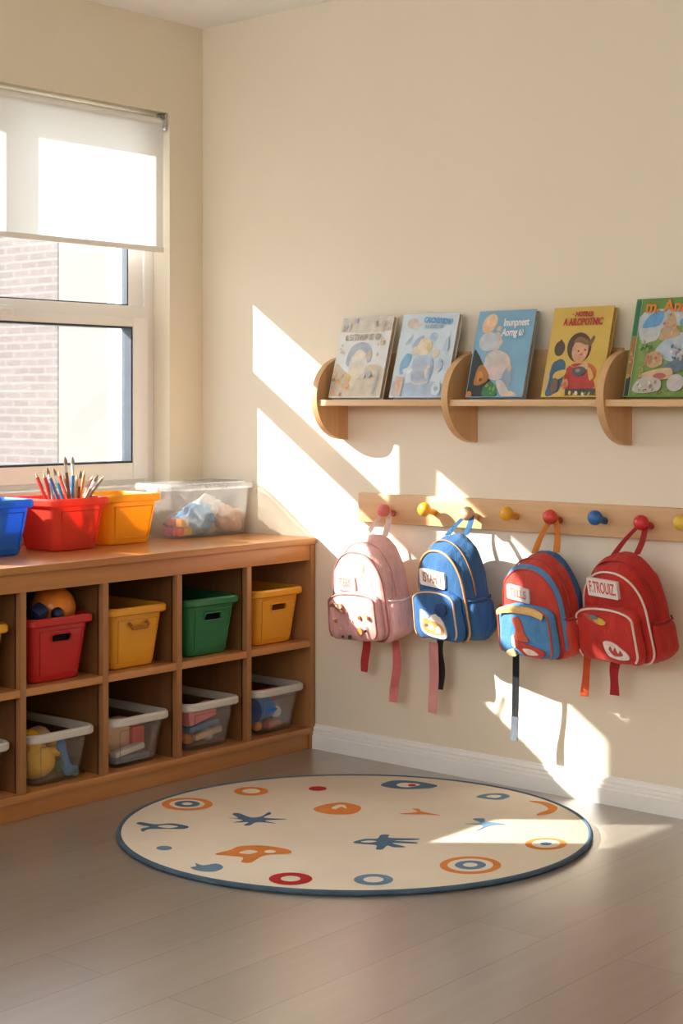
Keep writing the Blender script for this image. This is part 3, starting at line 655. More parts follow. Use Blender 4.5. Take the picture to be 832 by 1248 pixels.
class Art:
    """flat printed picture: coloured shapes on the book front, in book units 0..1"""
    def __init__(s, W, H, y): s.bm = NB(); s.W, s.H, s.y, s.k = W, H, y, 0; s.mats = []
    def mat(s, c):
        m = plain(c, 0.45, 0.10, 40)
        if m not in s.mats: s.mats.append(m)
        return s.mats.index(m)
    def poly(s, pts, c, smooth=True):
        s.k += 1; y = s.y - .00012 * s.k
        pts = [(min(max(u, .012), .988), min(max(v, .01), .99)) for u, v in (smooth_poly(pts, 4) if smooth else pts)]
        flat(s.bm, pts, lambda u, v: (u * s.W, y, v * s.H), s.mat(c))
    def ell(s, cx, cy, rx, ry, c, rot=0):
        s.k += 1; y = s.y - .00012 * s.k
        pts = [(min(max(u, .012), .988), min(max(v, .01), .99)) for u, v in ellipse(cx, cy, rx, ry, 24, rot)]
        flat(s.bm, pts, lambda u, v: (u * s.W, y, v * s.H), s.mat(c))
    def specks(s, n, box_, cols, r=.02, seed=1):
        rd = random.Random(seed)
        for _ in range(n):
            u = rd.uniform(box_[0], box_[2]); v = rd.uniform(box_[1], box_[3])
            s.ell(u, v, rd.uniform(.4, 1) * r, rd.uniform(.4, 1) * r * .8, rd.choice(cols), rd.uniform(0, 3))
    def done(s, parent):
        bmesh.ops.recalc_face_normals(s.bm, faces=s.bm.faces[:])
        o = finish('cover_print', s.bm, s.mats, parent)
        for p in o.data.polygons:
            if p.normal.y > 0: p.flip()
        return o
def make_book(label, x0, W, H, T, color, spine, lean=0.285, yb=-0.108, rotz=0.0):
    t = thing('picture_book', label, 'book', (x0, yb, 1.2083 + T * math.sin(lean) * 0), (-lean, 0, rotz), 'picture books on the ledge')
    bm = NB()
    cov = .0022
    box(bm, (0, -T, 0), (W, -T + cov, H), .0006); box(bm, (0, -cov, 0), (W, 0, H), .0006); box(bm, (-.0012, -T, 0), (cov, 0, H), .0006)
    finish('cover', bm, plain(color, .4, .06, 12), t)
    bm = NB(); box(bm, (.002, -T + cov, .003), (W - .004, -cov, H - .003)); finish('pages', bm, plain((.55, .38, .22), .8, .1, 90), t)
    t.location.z += 0.0005
    return t
def title(t, W, H, T, text, u, v, size, c, width, shear=0, n=0, thick=0.0008, rot=0):
    M = Matrix.Translation((u * W, -T - .0042 - .0004 * n, v * H)) @ Matrix.Rotation(PI / 2, 4, 'X') @ Matrix.Rotation(rot, 4, 'Z')
    lettering('title', text, size, plain(c, .5, .05, 30), t, M, width, shear=shear, thick=thick)
def build_books():
    T = .020
    # 1 pale washed-out cover
    W, H = .220, .282
    t = make_book('pale cream and blue picture book, first from the left ledge bracket', .728, W, H, T, (.70, .70, .68), None)
    A = Art(W, H, -T)
    A.poly([(0, .84), (.3, .80), (.7, .80), (1, .83), (1, 1.0), (0, 1.0)], (.62, .57, .50))
    A.poly([(0.02, 0.02), (.98, .02), (.98, .34), (.7, .40), (.3, .30), (.02, .42)], (.60, .52, .40))
    A.poly([(.22, .42), (.26, .60), (.42, .68), (.60, .66), (.70, .56), (.70, .44), (.62, .44), (.58, .54), (.44, .58), (.34, .48), (.32, .38)], (.42, .46, .53))
    A.ell(.46, .40, .17, .17, (.66, .62, .54)); A.ell(.46, .52, .10, .07, (.70, .63, .52)); A.ell(.64, .52, .06, .06, (.55, .45, .38)); A.poly([(.3, .3), (.44, .42), (.52, .3), (.4, .1)], (.68, .60, .46))
    A.specks(16, (.03, .03, .36, .34), [(.72, .35, .18), (.68, .50, .15), (.42, .27, .17), (.75, .45, .3)], .05, 3)
    A.specks(9, (.03, .84, .3, .97), [(.52, .50, .50), (.45, .48, .53), (.66, .55, .44)], .045, 4); A.specks(6, (.6, .82, .97, .93), [(.60, .50, .40), (.66, .55, .44)], .045, 5)
    A.ell(.72, .27, .05, .04, (.40, .43, .50)); A.ell(.60, .26, .05, .035, (.62, .55, .45)); A.poly([(.84, .04), (.87, .04), (.92, .34), (.90, .34)], (.35, .42, .52), False)
    A.specks(8, (.78, .50, .92, .72), [(.62, .52, .38), (.55, .50, .45)], .03, 6); A.specks(4, (.08, .55, .16, .64), [(.60, .50, .38)], .03, 7)
    A.done(t)
    title(t, W, H, T, '\u00e4 S TiWF lE \u2117', .48, .735, .03, (.50, .42, .32), .68 * W)
    # 2 pale blue cover with washed child figure
    W = .226
    t = make_book('pale blue picture book leaning second on the ledge', .988, W, H, T, (.58, .66, .71), None)
    A = Art(W, H, -T)
    A.poly([(.02, .02), (.98, .02), (.98, .14), (.6, .20), (.3, .16), (.02, .2)], (.42, .52, .62)); A.ell(.2, .89, .1, .065, (.60, .53, .47)); A.ell(.26, .85, .05, .05, (.66, .58, .52)); A.ell(.34, .87, .025, .02, (.62, .56, .5))
    A.poly([(.25, .60), (.32, .70), (.44, .74), (.42, .66), (.34, .60)], (.40, .49, .62)); A.poly([(.13, .65), (.2, .72), (.24, .76), (.22, .68), (.16, .63)], (.45, .55, .65))
    A.ell(.62, .72, .07, .055, (.42, .52, .66)); A.ell(.48, .60, .13, .11, (.72, .63, .48)); A.ell(.33, .56, .06, .05, (.68, .60, .52)); A.ell(.57, .60, .05, .06, (.70, .55, .34))
    A.ell(.70, .52, .06, .055, (.66, .58, .48)); A.poly([(.34, .46), (.5, .5), (.66, .46), (.70, .3), (.62, .14), (.4, .14), (.32, .3)], (.42, .51, .62))
    A.poly([(.10, .40), (.18, .52), (.28, .50), (.24, .38), (.2, .30), (.12, .28)], (.25, .45, .62)); A.poly([(.16, .33), (.28, .36), (.34, .32), (.24, .27)], (.66, .72, .76)); A.ell(.42, .36, .07, .04, (.45, .47, .52)); A.ell(.46, .26, .13, .06, (.40, .45, .52))
    A.poly([(.36, .19), (.46, .165), (.64, .19), (.62, .165), (.46, .145), (.38, .165)], (.72, .60, .44)); A.poly([(.04, .02), (.2, .02), (.22, .24), (.06, .26)], (.60, .46, .42), False); A.specks(6, (.1, .05, .2, .2), [(.74, .36, .28), (.72, .58, .36)], .03, 9)
    A.poly([(.82, .60), (.88, .72), (.90, .66), (.92, .58), (.86, .54)], (.46, .55, .65)); A.ell(.62, .30, .05, .08, (.70, .58, .42)); A.ell(.64, .29, .03, .06, (.40, .50, .64)); A.poly([(.74, .36), (.80, .46), (.86, .36), (.8, .3)], (.48, .58, .66)); A.ell(.82, .1, .08, .08, (.62, .68, .73)); A.ell(.82, .1, .04, .03, (.38, .46, .58))
    A.specks(10, (.68, .3, .95, .9), [(.48, .58, .68), (.52, .60, .68)], .022, 10); A.done(t)
    title(t, W, H, T, 'CAICNUVIDW', .65, .905, .026, (.17, .42, .66), .50 * W, .1, rot=-.1); title(t, W, H, T, 'NUVIDO', .60, .838, .017, (.42, .52, .62), .32 * W)
    # 3 blue with balloon shapes
    W = .212
    t = make_book('mid blue picture book with stacked round shapes and white title', 1.293, W, H, T, (.235, .42, .56), None)
    A = Art(W, H, -T)
    A.poly([(.01, .52), (.10, .50), (.2, .40), (.36, .22), (.5, .1), (.52, .01), (.01, .01)], (.045, .055, .06))
    A.ell(.38, .64, .10, .11, (.58, .47, .42)); A.ell(.40, .79, .045, .03, (.60, .48, .38)); A.ell(.47, .63, .03, .03, (.55, .52, .5)); A.ell(.25, .64, .17, .11, (.52, .55, .58)); A.ell(.22, .85, .14, .105, (.72, .50, .32), .5); A.ell(.25, .88, .10, .07, (.76, .55, .37))
    A.ell(.47, .36, .24, .165, (.60, .50, .47)); A.ell(.42, .44, .18, .10, (.56, .51, .48)); A.ell(.68, .22, .09, .12, (.30, .38, .46)); A.ell(.70, .33, .04, .035, (.62, .48, .34)); A.poly([(.5, .18), (.62, .18), (.78, .02), (.62, .02)], (.58, .52, .50)); A.poly([(.66, .02), (.78, .07), (.90, .02)], (.68, .52, .36))
    A.poly([(.12, .28), (.16, .36), (.24, .36), (.36, .24), (.30, .16), (.12, .14)], (.42, .20, .06)); A.ell(.20, .24, .055, .06, (.62, .26, .07)); A.ell(.22, .2, .03, .02, (.2, .08, .04)); A.poly([(.30, .12), (.42, .18), (.55, .06), (.48, .01), (.30, .02)], (.06, .22, .08)); A.specks(7, (.34, .03, .5, .14), [(.25, .36, .08), (.05, .3, .10)], .03, 12); A.ell(.06, .03, .05, .04, (.58, .24, .08))
    A.done(t)
    title(t, W, H, T, 'Inunpnest', .70, .85, .034, (.86, .82, .78), .44 * W); title(t, W, H, T, 'Aorng \u03c9', .66, .735, .034, (.86, .82, .78), .38 * W, .1)
    # 4 yellow with child
    W = .206
    t = make_book('yellow picture book with a child in red and red title', 1.572, W, H, T, (.62, .44, .115), None)
    A = Art(W, H, -T)
    A.poly([(.06, .03), (.10, .34), (.16, .40), (.26, .42), (.34, .34), (.30, .10), (.2, .03)], (.075, .15, .22)); A.ell(.19, .54, .09, .085, (.115, .085, .075)); A.ell(.2, .625, .02, .015, (.1, .07, .06))
    A.poly([(.02, .16), (.07, .32), (.09, .18), (.05, .04)], (.55, .42, .24))
    A.poly([(.66, .36), (.76, .36), (.86, .30), (.86, .2), (.72, .2)], (.55, .16, .08)); A.poly([(.34, .27), (.42, .35), (.56, .37), (.72, .34), (.84, .18), (.84, .09), (.42, .09)], (.46, .07, .055))
    A.ell(.52, .545, .205, .165, (.115, .075, .055), -.2); A.ell(.66, .50, .03, .05, (.12, .08, .06)); A.poly([(.66, .56), (.72, .66), (.76, .66), (.74, .6), (.68, .54)], (.2, .13, .08))
    A.poly([(.36, .38), (.5, .33), (.68, .38), (.72, .3), (.6, .33), (.46, .33)], (.62, .42, .25)); A.ell(.545, .51, .135, .135, (.62, .36, .22)); A.poly([(.42, .60), (.5, .665), (.66, .62), (.64, .57), (.52, .60)], (.26, .16, .09)); A.ell(.52, .505, .015, .010, (.07, .04, .03)); A.ell(.63, .515, .015, .010, (.07, .04, .03)); A.ell(.575, .465, .025, .009, (.50, .12, .09)); A.ell(.585, .488, .012, .010, (.56, .28, .16))
    A.poly([(.15, .22), (.2, .28), (.36, .30), (.34, .23), (.22, .19)], (.62, .44, .13)); A.ell(.58, .28, .12, .055, (.13, .12, .12)); A.ell(.56, .29, .04, .02, (.3, .28, .26)); A.poly([(.72, .3), (.76, .32), (.84, .22), (.78, .18)], (.62, .40, .12))
    A.ell(.2, .13, .07, .08, (.20, .13, .10)); A.poly([(.33, .16), (.40, .20), (.44, .12), (.36, .08)], (.55, .32, .16)); A.poly([(.40, .09), (.9, .09), (.9, .02), (.40, .015)], (.085, .085, .09), False); A.specks(8, (.44, .02, .84, .055), [(.70, .62, .5), (.70, .45, .1), (.15, .35, .12)], .03, 14); A.poly([(.18, .01), (.36, .075), (.40, .01)], (.66, .46, .12)); A.specks(3, (.28, .10, .4, .16), [(.62, .14, .1), (.58, .4, .2)], .03, 15)
    A.done(t)
    title(t, W, H, T, '\u00b7 .NOTIN.S', .50, .912, .021, (.50, .06, .06), .34 * W); title(t, W, H, T, 'A AILOPOTNIC', .53, .825, .031, (.50, .06, .06), .66 * W)
    # 5 green with landscape
    W, H = .226, .298
    t = make_book('green picture book with landscape scene and orange title', 1.852, W, H, T, (.17, .30, .085), None)
    A = Art(W, H, -T)
    A.poly([(.01, .01), (.075, .01), (.075, .2), (.01, .2)], (.05, .05, .05), False); A.poly([(.01, .2), (.075, .2), (.075, .6), (.01, .6)], (.36, .18, .07), False); A.specks(10, (.02, .2, .07, .58), [(.55, .3, .1), (.2, .22, .1), (.5, .15, .1)], .03, 20); A.poly([(.01, .62), (.075, .62), (.075, .99), (.01, .99)], (.05, .20, .115), False); A.poly([(.078, .01), (.084, .01), (.084, .99), (.078, .99)], (.55, .55, .48), False)
    A.poly([(.13, .02), (.99, .02), (.99, .86), (.13, .86)], (.23, .33, .11), False)
    A.poly([(.14, .56), (.3, .56), (.45, .70), (.99, .72), (.99, .86), (.14, .86)], (.47, .50, .52)); A.poly([(.14, .70), (.2, .80), (.32, .86), (.42, .85), (.40, .73), (.26, .70)], (.16, .36, .58)); A.poly([(.14, .58), (.22, .66), (.40, .70), (.38, .58), (.24, .55)], (.52, .53, .52))
    A.poly([(.36, .42), (.42, .52), (.60, .62), (.80, .64), (.98, .60), (.98, .36), (.7, .34), (.48, .38)], (.42, .49, .54)); A.poly([(.4, .58), (.46, .72), (.52, .84), (.60, .80), (.62, .70), (.70, .62), (.56, .58)], (.52, .36, .22)); A.specks(14, (.44, .62, .62, .82), [(.60, .42, .26), (.55, .20, .16), (.40, .42, .40)], .03, 21); A.ell(.84, .68, .12, .045, (.66, .36, .16)); A.ell(.72, .74, .05, .04, (.2, .34, .48))
    A.ell(.38, .37, .13, .085, (.50, .34, .20)); A.specks(16, (.26, .31, .50, .44), [(.58, .42, .26), (.40, .25, .16), (.5, .16, .13)], .03, 22); A.poly([(.52, .30), (.68, .36), (.80, .40), (.80, .26), (.62, .24)], (.14, .20, .25)); A.specks(14, (.56, .36, .78, .5), [(.58, .40, .28), (.12, .22, .34), (.62, .58, .54), (.5, .2, .16)], .03, 23)
    A.poly([(.2, .20), (.34, .25), (.64, .28), (.66, .18), (.40, .17)], (.58, .42, .26)); A.ell(.5, .20, .09, .03, (.45, .15, .13)); A.poly([(.14, .06), (.2, .16), (.36, .19), (.52, .16), (.52, .06), (.3, .03)], (.48, .44, .40)); A.specks(8, (.2, .06, .46, .15), [(.28, .25, .22), (.6, .56, .5)], .03, 24); A.ell(.74, .13, .12, .085, (.50, .46, .44)); A.specks(12, (.16, .44, .32, .56), [(.06, .20, .08), (.30, .38, .12)], .025, 25); A.specks(12, (.14, .2, .26, .3), [(.55, .38, .08), (.25, .33, .1)], .015, 26); A.specks(10, (.13, .02, .95, .06), [(.3, .16, .06), (.16, .3, .08)], .02, 27)
    A.done(t)
    title(t, W, H, T, 'm. Anasf', .52, .905, .05, (.70, .25, .05), .74 * W, n=3, thick=.0016)

# ------------------------------------------------------------------ backpacks
def bag_outline(W, H, i=0.0, rb=.05, top=0.46, nz=8):
    """front view outline of a small rucksack: flat base, rounded bottom corners, arched top"""
    hw = W / 2 - i; z0, z1 = i, H - i; rb = max(.008, rb - i * .6); rz = (z1 - z0) * top
    half = [(hw * f, z0) for f in (0.0, .3, .6)]
    half = [(min(x, hw - rb), z) for x, z in half]
    half += [(hw - rb + rb * math.sin(a), z0 + rb - rb * math.cos(a)) for a in [k * PI / 10 for k in range(6)]]
    zs = z1 - rz
    half += [(hw, z0 + rb + (zs - z0 - rb) * k / 5) for k in range(1, 6)]
    e = 2 / 2.25
    half += [(hw * math.cos(a) ** e, zs + rz * math.sin(a) ** e) for a in [k * PI / 26 for k in range(1, 13)]]
    half = [(x * (1 - .07 * max(0, z / H)), z) for x, z in half]
    topc = (0.0, z1)
    left = [(-x, z) for x, z in reversed(half[1:])]
    return half + [topc] + left
def puff(o, amp, scale, seed, wf=lambda v: 1.0):
    me = o.data
    for v in me.vertices:
        p = Vector(v.co) * scale + Vector((seed * 7.3, seed, 0)); q = Vector((p.x, p.y, p.z * .55))
        v.co = v.co + v.normal * amp * wf(v) * (noise.noise(q) + .5 * noise.noise(q * 2.3))
def make_bag(label, pos, rot, W, H, D, peg, C):
    t = thing('backpack', label, 'backpack', pos, rot, 'small backpacks on the peg rail')
    Hf = .86 * H
    body = fabric(C['body']); trim = plain(C['trim'], .5, .1)
    def Hy(y): return H + (Hf - H) * (min(1, -y / D) ** 1.25)
    def sec(y, i): return [(x, y, z) for x, z in bag_outline(W, Hy(y), i)]
    bm = NB()
    secs = [(0, .05), (-.001, .028), (-.006, .010), (-.018, .002), (-.35 * D, -.002), (-.6 * D, -.001), (-.8 * D, .001), (-.93 * D, .004), (-.99 * D, .011), (-D - .003, .022), (-D - .008, .045), (-D - .011, .075)]
    loft(bm, [sec(*s) for s in secs])
    o = finish('body', bm, body, t, smooth='all')
    sub = o.modifiers.new('s', 'SUBSURF'); sub.levels = 2; sub.render_levels = 2
    dg = bpy.context.evaluated_depsgraph_get(); dg.update()
    me = bpy.data.meshes.new_from_object(o.evaluated_get(dg)); o.modifiers.clear(); o.data = me
    puff(o, .010, 15, C['seed'], lambda v: .4 if v.co.y < -.93 * D else (1.0 if v.co.y < -.1 * D else .3))
    if C.get('back'):
        me.materials.append(fabric(C['back'])); 
        for p in me.polygons:
            if p.center.y > -.3 * D and p.center.z > .45 * H: p.material_index = 1
    # piping round the front panel, and the zip seam over the top
    bm = NB(); tube(bm, [(x, -.955 * D, z) for x, z in bag_outline(W, Hy(-.955 * D), .0045)], C.get('pipe', .0034), 8, True)
    o = finish('piping', bm, trim, t, smooth='all')
    if C.get('band'):
        bm = NB(); ol = bag_outline(W, Hy(-.9 * D), -.0065); n = len(ol); ks = [k for k in range(n) if ol[k][1] > .06 * H]
        a = [(ol[k][0], -.86 * D, ol[k][1]) for k in ks]; ol2 = bag_outline(W, Hy(-.99 * D), .0005); b = [(ol2[k][0], -.975 * D, ol2[k][1]) for k in ks]
        loft(bm, [a, b], False, False, False); finish('zip_band', bm, fabric(C['band']), t, smooth='all')
    bm = NB(); ol = bag_outline(W, Hy(-.62 * D), -.0035)
    pts = [(x, -.62 * D, z) for x, z in ol if z > .36 * H]
    tube(bm, pts, .0024, 6); finish('zip', bm, plain(C.get('zip', mul(C['body'], .35)), .5), t, smooth='all')
    # front pocket
    Wp, Hp = W * .93, H * C.get('ph', .43)
    pm = fabric(C['pocket'])
    def po(i): return [(x, z) for x, z in bag_outline(Wp, Hp, i, .035, .20)]
    bm = NB(); yb = -D + .006
    ps = [(yb, 0), (-D - .012, -.002), (-D - .024, .001), (-D - .031, .008), (-D - .036, .024), (-D - .038, .045)]
    loft(bm, [[(x + C.get('px', 0), y - (.010 * (1 - z / Hp) if y < -D else 0), z + .010) for x, z in po(i)] for y, i in ps])
    o = finish('front_pocket', bm, pm, t, smooth='all')
    sub = o.modifiers.new('s', 'SUBSURF'); sub.levels = 2; dg = bpy.context.evaluated_depsgraph_get(); dg.update()
    o.data = bpy.data.meshes.new_from_object(o.evaluated_get(dg)); o.modifiers.clear(); puff(o, .003, 22, C['seed'] + 3)
    pocket = o
    def pf(u, v, d=0.0):  # point on the pocket front, u in -1..1, v in 0..1
        return Vector((u * Wp / 2 + C.get('px', 0), -D - .0405 - .010 * (1 - v) - d, .010 + v * Hp))
    bm = NB(); ol = [p for p in po(.006) if p[1] > .05 * Hp or C.get('allpipe')]
    ol = sorted(ol, key=lambda p: math.atan2(p[0], p[1] - Hp * .4))
    tube(bm, [(x + C.get('px', 0), -D - .0305 - .010 * (1 - z / Hp), z + .010) for x, z in ol], C.get('pipe2', .003), 8)
    finish('pocket_piping', bm, plain(C.get('ptrim', C['trim']), .5), t, smooth='all')
    if C.get('flap'):
        bm = NB()
        ra = [pf(-.86 + 1.66 * k / 14, 1.0 - .10 * abs(-1 + k / 7) ** 3 - .01, -.004) for k in range(15)]; rb_ = [pf(-.85 + 1.62 * k / 14, .86 - .08 * abs(-1 + k / 7) ** 3, .002) for k in range(15)]
        rc = [pf(-.84 + 1.68 * k / 14, 0.93 - .08 * abs(-1 + k / 7) ** 3, .004) for k in range(15)]
        loft(bm, [ra, rc, rb_], False, False, False); o = finish('pocket_flap', bm, fabric(C['flap']), t, smooth='all'); o['label'] = 'yellow striped pocket trim'
    # side pocket with elastic top
    sp = fabric(C.get('side', C['body']))
    bm = NB(); rows = []
    for off, ins in ((-.004, 0), (.010, 0), (.016, .01), (.017, .025)):
        lo = []
        for u, v in rrect(.40 * D - ins, .19 * H - ins, .03):
            z = v + .21 * H; x = W / 2 * (1 - .07 * z / H)
            if z < .05: x -= (.05 - z) ** 2 * 14
            lo.append((x + off, u - .50 * D, z))
        rows.append(lo)
    loft(bm, rows, False, True); finish('side_pocket', bm, sp, t, smooth='all')
    bm = NB(); z = .39 * H; x = W / 2 * (1 - .07 * z / H) + .012
    tube(bm, [(x - .012, -.10 * D, z + .004), (x + .002, -.2 * D, z), (x + .005, -.5 * D, z - .004), (x + .002, -.8 * D, z), (x - .012, -.9 * D, z + .004)], .003, 6); finish('pocket_edge', bm, plain(C.get('edge', mul(C['body'], .5)), .6), t, smooth='all')
    # name patch
    pt = C['patch']; px, pz, pw, ph, pr = pt['u'], pt['v'], pt['w'], pt['h'], pt.get('rot', 0)
    PM = Matrix.Translation((px * W, -D - .0148, pz * H)) @ Matrix.Rotation(pr, 4, 'Y') @ Matrix.Rotation(-.03, 4, 'X')
    bm = NB(); prism(bm, rrect(pw / 2, ph / 2, pt.get('r', .006)), lambda u, v, d: PM @ Vector((u, d, v)), -.0015, .008)
    o = finish('name_patch', bm, plain(pt['c'], .6, .05, 30), t, smooth=True); o['label'] = 'white name patch'
    lettering('lettering', pt['text'], ph * pt.get('ts', .75), plain(pt['tc'], .7, .1, 50), o, PM @ Matrix.Translation((0, -.0017, 0)) @ Matrix.Rotation(PI / 2, 4, 'X'), pw * pt.get('tw', .8), thick=.0005)
    # hanging loop over the peg
    base, d, L = PEGS[peg]
    top = base + d * (L * .55) + Vector((0, 0, .0125))
    Mi = wm(t).inverted(); tp = Mi @ top
    lm = fabric(C['loop']); bm = NB()
    for s, (ax, ay, az) in ((-1, (C.get('la', -.045), -.02, .97)), (1, (C.get('lb', .035), -.006, .975))):
        p0 = Vector((ax, ay, H * az - .008)); side = Vector((.78, .62, 0)).normalized() * .0105
        pts = []
        for k in range(9):
            f = k / 8; q = p0.lerp(tp, f); q = q + Vector((s * .010 * math.sin(PI * f), 0, 0)); pts.append(q)
        ra = [p - side * (1 - .25 * k / 8) for k, p in enumerate(pts)]; rb_ = [p + side * (1 - .25 * k / 8) for k, p in enumerate(pts)]
        nrm = side.cross(Vector((0, 0, 1))).normalized() * .0014
        loft(bm, [[a - nrm, b - nrm, b + nrm, a + nrm] for a, b in zip(ra, rb_)])
    loop = finish('hang_loop', bm, lm, t, smooth=True)
    # loose strap ends hanging straight down
    for (px_, y, z0, z1, w, c, lab, tip) in C['straps']:
        bm = NB(); rows = []; n = 12
        p0 = on(px_[0], z0, 1, y); p1 = on(px_[1], z1, 1, y)
        for k in range(n + 1):
            f = k / n; p = p0.lerp(p1, f) + Vector((.004 * math.sin(f * 5 + px_[0]), -.003 * math.sin(f * 7 + px_[1]), 0))
            tw = .35 * math.sin(f * 4 + px_[0]); sx, sy = math.cos(tw) * w / 2, math.sin(tw) * w / 2 * .5
            th = .0013
            rows.append([p + Vector((-sx, -sy - th, 0)), p + Vector((sx, sy - th, 0)), p + Vector((sx, sy + th, 0)), p + Vector((-sx, -sy + th, 0))])
        loft(bm, rows)
        o = finish('strap', bm, fabric(c), t, smooth=True, world=True); o['label'] = lab
        if tip:
            bm = NB(); k = 9; rws = [[q + (q - sum(r, Vector()) / 4).normalized() * .0012 for q in r] for r in rows[k:]]; loft(bm, rws)
            s = finish('strap_end', bm, fabric(tip), o, smooth=True, world=True)
    return t, dict(pf=pf, pocket=pocket, W=W, H=H, D=D, Wp=Wp, Hp=Hp)
def patch_shape(name, t, pf, polys, lab=None, d0=.0012):
    """embroidered applique on a pocket front: polygons in pocket units"""
    mats = []; bm = NB()
    for k, (poly, c) in enumerate(polys):
        m = plain(c, .7, .12, 60)
        if m not in mats: mats.append(m)
        lo = [pf(u, v, d0 + .0004 * k - .004) for u, v in poly]; hi = [pf(u, v, d0 + .0006 * k) for u, v in poly]
        loft(bm, [lo, hi], mi=mats.index(m))
    o = finish(name, bm, mats, t)
    if lab: o['label'] = lab
    return o
def build_bags():
    S = smooth_poly
    # pink
    t, I = make_bag('pale pink backpack hanging nearest the room corner', (.938, -.052, .436), (.109, -.07, -.176), .272, .341, .122, 0,
        dict(body=(.78, .46, .43), trim=(.42, .16, .15), pocket=(.72, .40, .38), side=(.78, .46, .44), edge=(.85, .72, .68), loop=(.84, .62, .58), seed=1, zip=(.55, .25, .23), ph=.46, pipe=.003,
             patch=dict(u=-.13, v=.57, w=.098, h=.048, c=(.83, .77, .72), tc=(.42, .20, .14), text='TIBBIS', rot=.06, ts=.8, tw=.62),
             straps=[((446, 444), -.06, 778, 819, .030, (.55, .05, .05), 'short red strap end', None), ((483, 480), -.06, 780, 856, .031, (.70, .20, .19), 'long pink strap end', (.74, .26, .25))]))
    pf = I['pf']
    sp = []
    for u, v, r, c in ((.40, .50, .05, (.45, .22, .08)), (.40, .50, .022, (.08, .05, .05)), (.40, .22, .09, (.62, .25, .06)), (.62, .24, .03, (.06, .06, .08)), (-.02, .10, .05, (.07, .06, .07)), (-.30, .10, .03, (.15, .10, .1)), (-.55, .42, .04, (.5, .25, .08)),
                       (.72, .52, .05, (.70, .45, .2)), (.05, .45, .02, (.3, .12, .12))):
        sp.append((ellipse(u, v, r, r * .9, 14), c))
    sp.append((S([(-.70, .72), (-.55, .80), (-.35, .72), (-.15, .60), (-.30, .60), (-.50, .70)]), (.30, .14, .08))); sp.append((S([(-.45, .74), (-.30, .78), (-.22, .70), (-.35, .68)]), (.78, .50, .35)))
    patch_shape('printed_motif', t, pf, sp, 'small orange and dark motifs', .0025)
    bm = NB()
    for k in range(7): ball(bm, (-.272 / 2 - .020 + .004 * math.sin(k * 2), -.09, .095 - .012 * k), .014, (.7, 1, .8), 0, .4, k, 2)
    ball(bm, (-.272 / 2 - .012, -.09, .010), .015, (1, .8, .9), 0, .3, 3, 2)
    o = finish('ruffle', bm, fabric((.62, .08, .09)), t, smooth='all'); o['label'] = 'red ruffle on the side'
    # blue
    t, I = make_bag('blue backpack with tan piping hanging beside the pink one', (1.2778, -.054, .472), (.1535, -.039, -.3216), .262, .333, .108, 2,
        dict(body=(.032, .125, .285), trim=(.62, .33, .14), pocket=(.03, .125, .30), loop=(.03, .13, .28), seed=2, zip=(.45, .22, .08), ph=.47, pipe=.0038, ptrim=(.68, .46, .30),
             patch=dict(u=-.04, v=.60, w=.135, h=.052, c=(.83, .79, .73), tc=(.42, .10, .04), text='ISYAHI I', rot=.08, r=.009, ts=.85, tw=.72),
             straps=[((528, 528), -.075, 783, 869, .034, (.74, .34, .33), 'long pink strap end', (.78, .38, .36)), ((538, 535), -.065, 780, 840, .028, (.012, .012, .015), 'short black strap end', None)]))
    pf = I['pf']
    patch_shape('embroidered_emblem', t, pf, [(S([(-.45, .18), (-.50, .55), (-.40, .62), (-.1, .52), (.2, .55), (.5, .42), (.62, .14), (.3, .08)]), (.70, .62, .55)), (S([(-.38, .22), (-.36, .44), (0, .42), (.45, .34), (.5, .18), (.1, .14)]), (.62, .27, .09)),
        (S([(-.2, .26), (-.1, .36), (.1, .30), (.0, .22)]), (.72, .55, .3)), (S([(.15, .2), (.25, .32), (.4, .28), (.35, .18)]), (.75, .7, .62)), (S([(-.42, .5), (-.3, .6), (-.05, .52), (-.2, .46)]), (.35, .5, .68)), (S([(.22, .62), (.32, .76), (.58, .78), (.72, .66), (.62, .56), (.40, .52)]), (.03, .07, .2)), (S([(-.3, .3), (-.25, .35), (-.15, .32)]), (.2, .1, .08))], 'orange and white embroidery')
    # red and blue
    t, I = make_bag('red backpack with blue pocket and orange loop, third on the rail', (1.6017, -.050, .456), (.166, -.024, -.2556), .266, .314, .108, 4,
        dict(body=(.56, .06, .035), trim=(.42, .05, .04), band=(.09, .24, .44), back=(.04, .13, .30), pocket=(.09, .26, .50), loop=(.66, .24, .04), seed=3, zip=(.42, .05, .04), ph=.50, flap=(.74, .47, .18), ptrim=(.56, .10, .05),
             patch=dict(u=-.10, v=.625, w=.10, h=.044, c=(.60, .58, .57), tc=(.55, .22, .14), text='TIILLS', rot=.12, ts=.8, tw=.72),
             straps=[((628, 627), -.09, 785, 903, .022, (.010, .011, .016), 'long black strap with grey end', (.13, .15, .18))]))
    pf = I['pf']
    patch_shape('applique', t, pf, [(S([(-.30, .74), (-.05, .76), (.10, .50), (.22, .34), (-.25, .36), (-.20, .55)]), (.62, .13, .06)), (S([(-.28, .36), (.0, .30), (.70, .20), (.68, .08), (.2, .06), (-.15, .16)]), (.55, .07, .05)), (S([(.0, .19), (.3, .2), (.55, .12), (.2, .09)]), (.76, .66, .55)), (S([(-.6, .10), (-.35, .16), (-.25, .04), (-.5, .02)]), (.72, .45, .25)), (S([(-.36, .40), (-.26, .42), (-.24, .20), (-.36, .24)]), (.66, .62, .6))], 'red boat shaped applique')
    bm = NB(); tube(bm, [(-.125, -.085, .10), (-.150, -.085, .095), (-.166, -.08, .118)], .006, 8); ball(bm, (-.169, -.08, .128), .011, (.8, .8, 1.3)); o = finish('zip_pull', bm, plain((.62, .10, .07), .4), t, smooth='all')
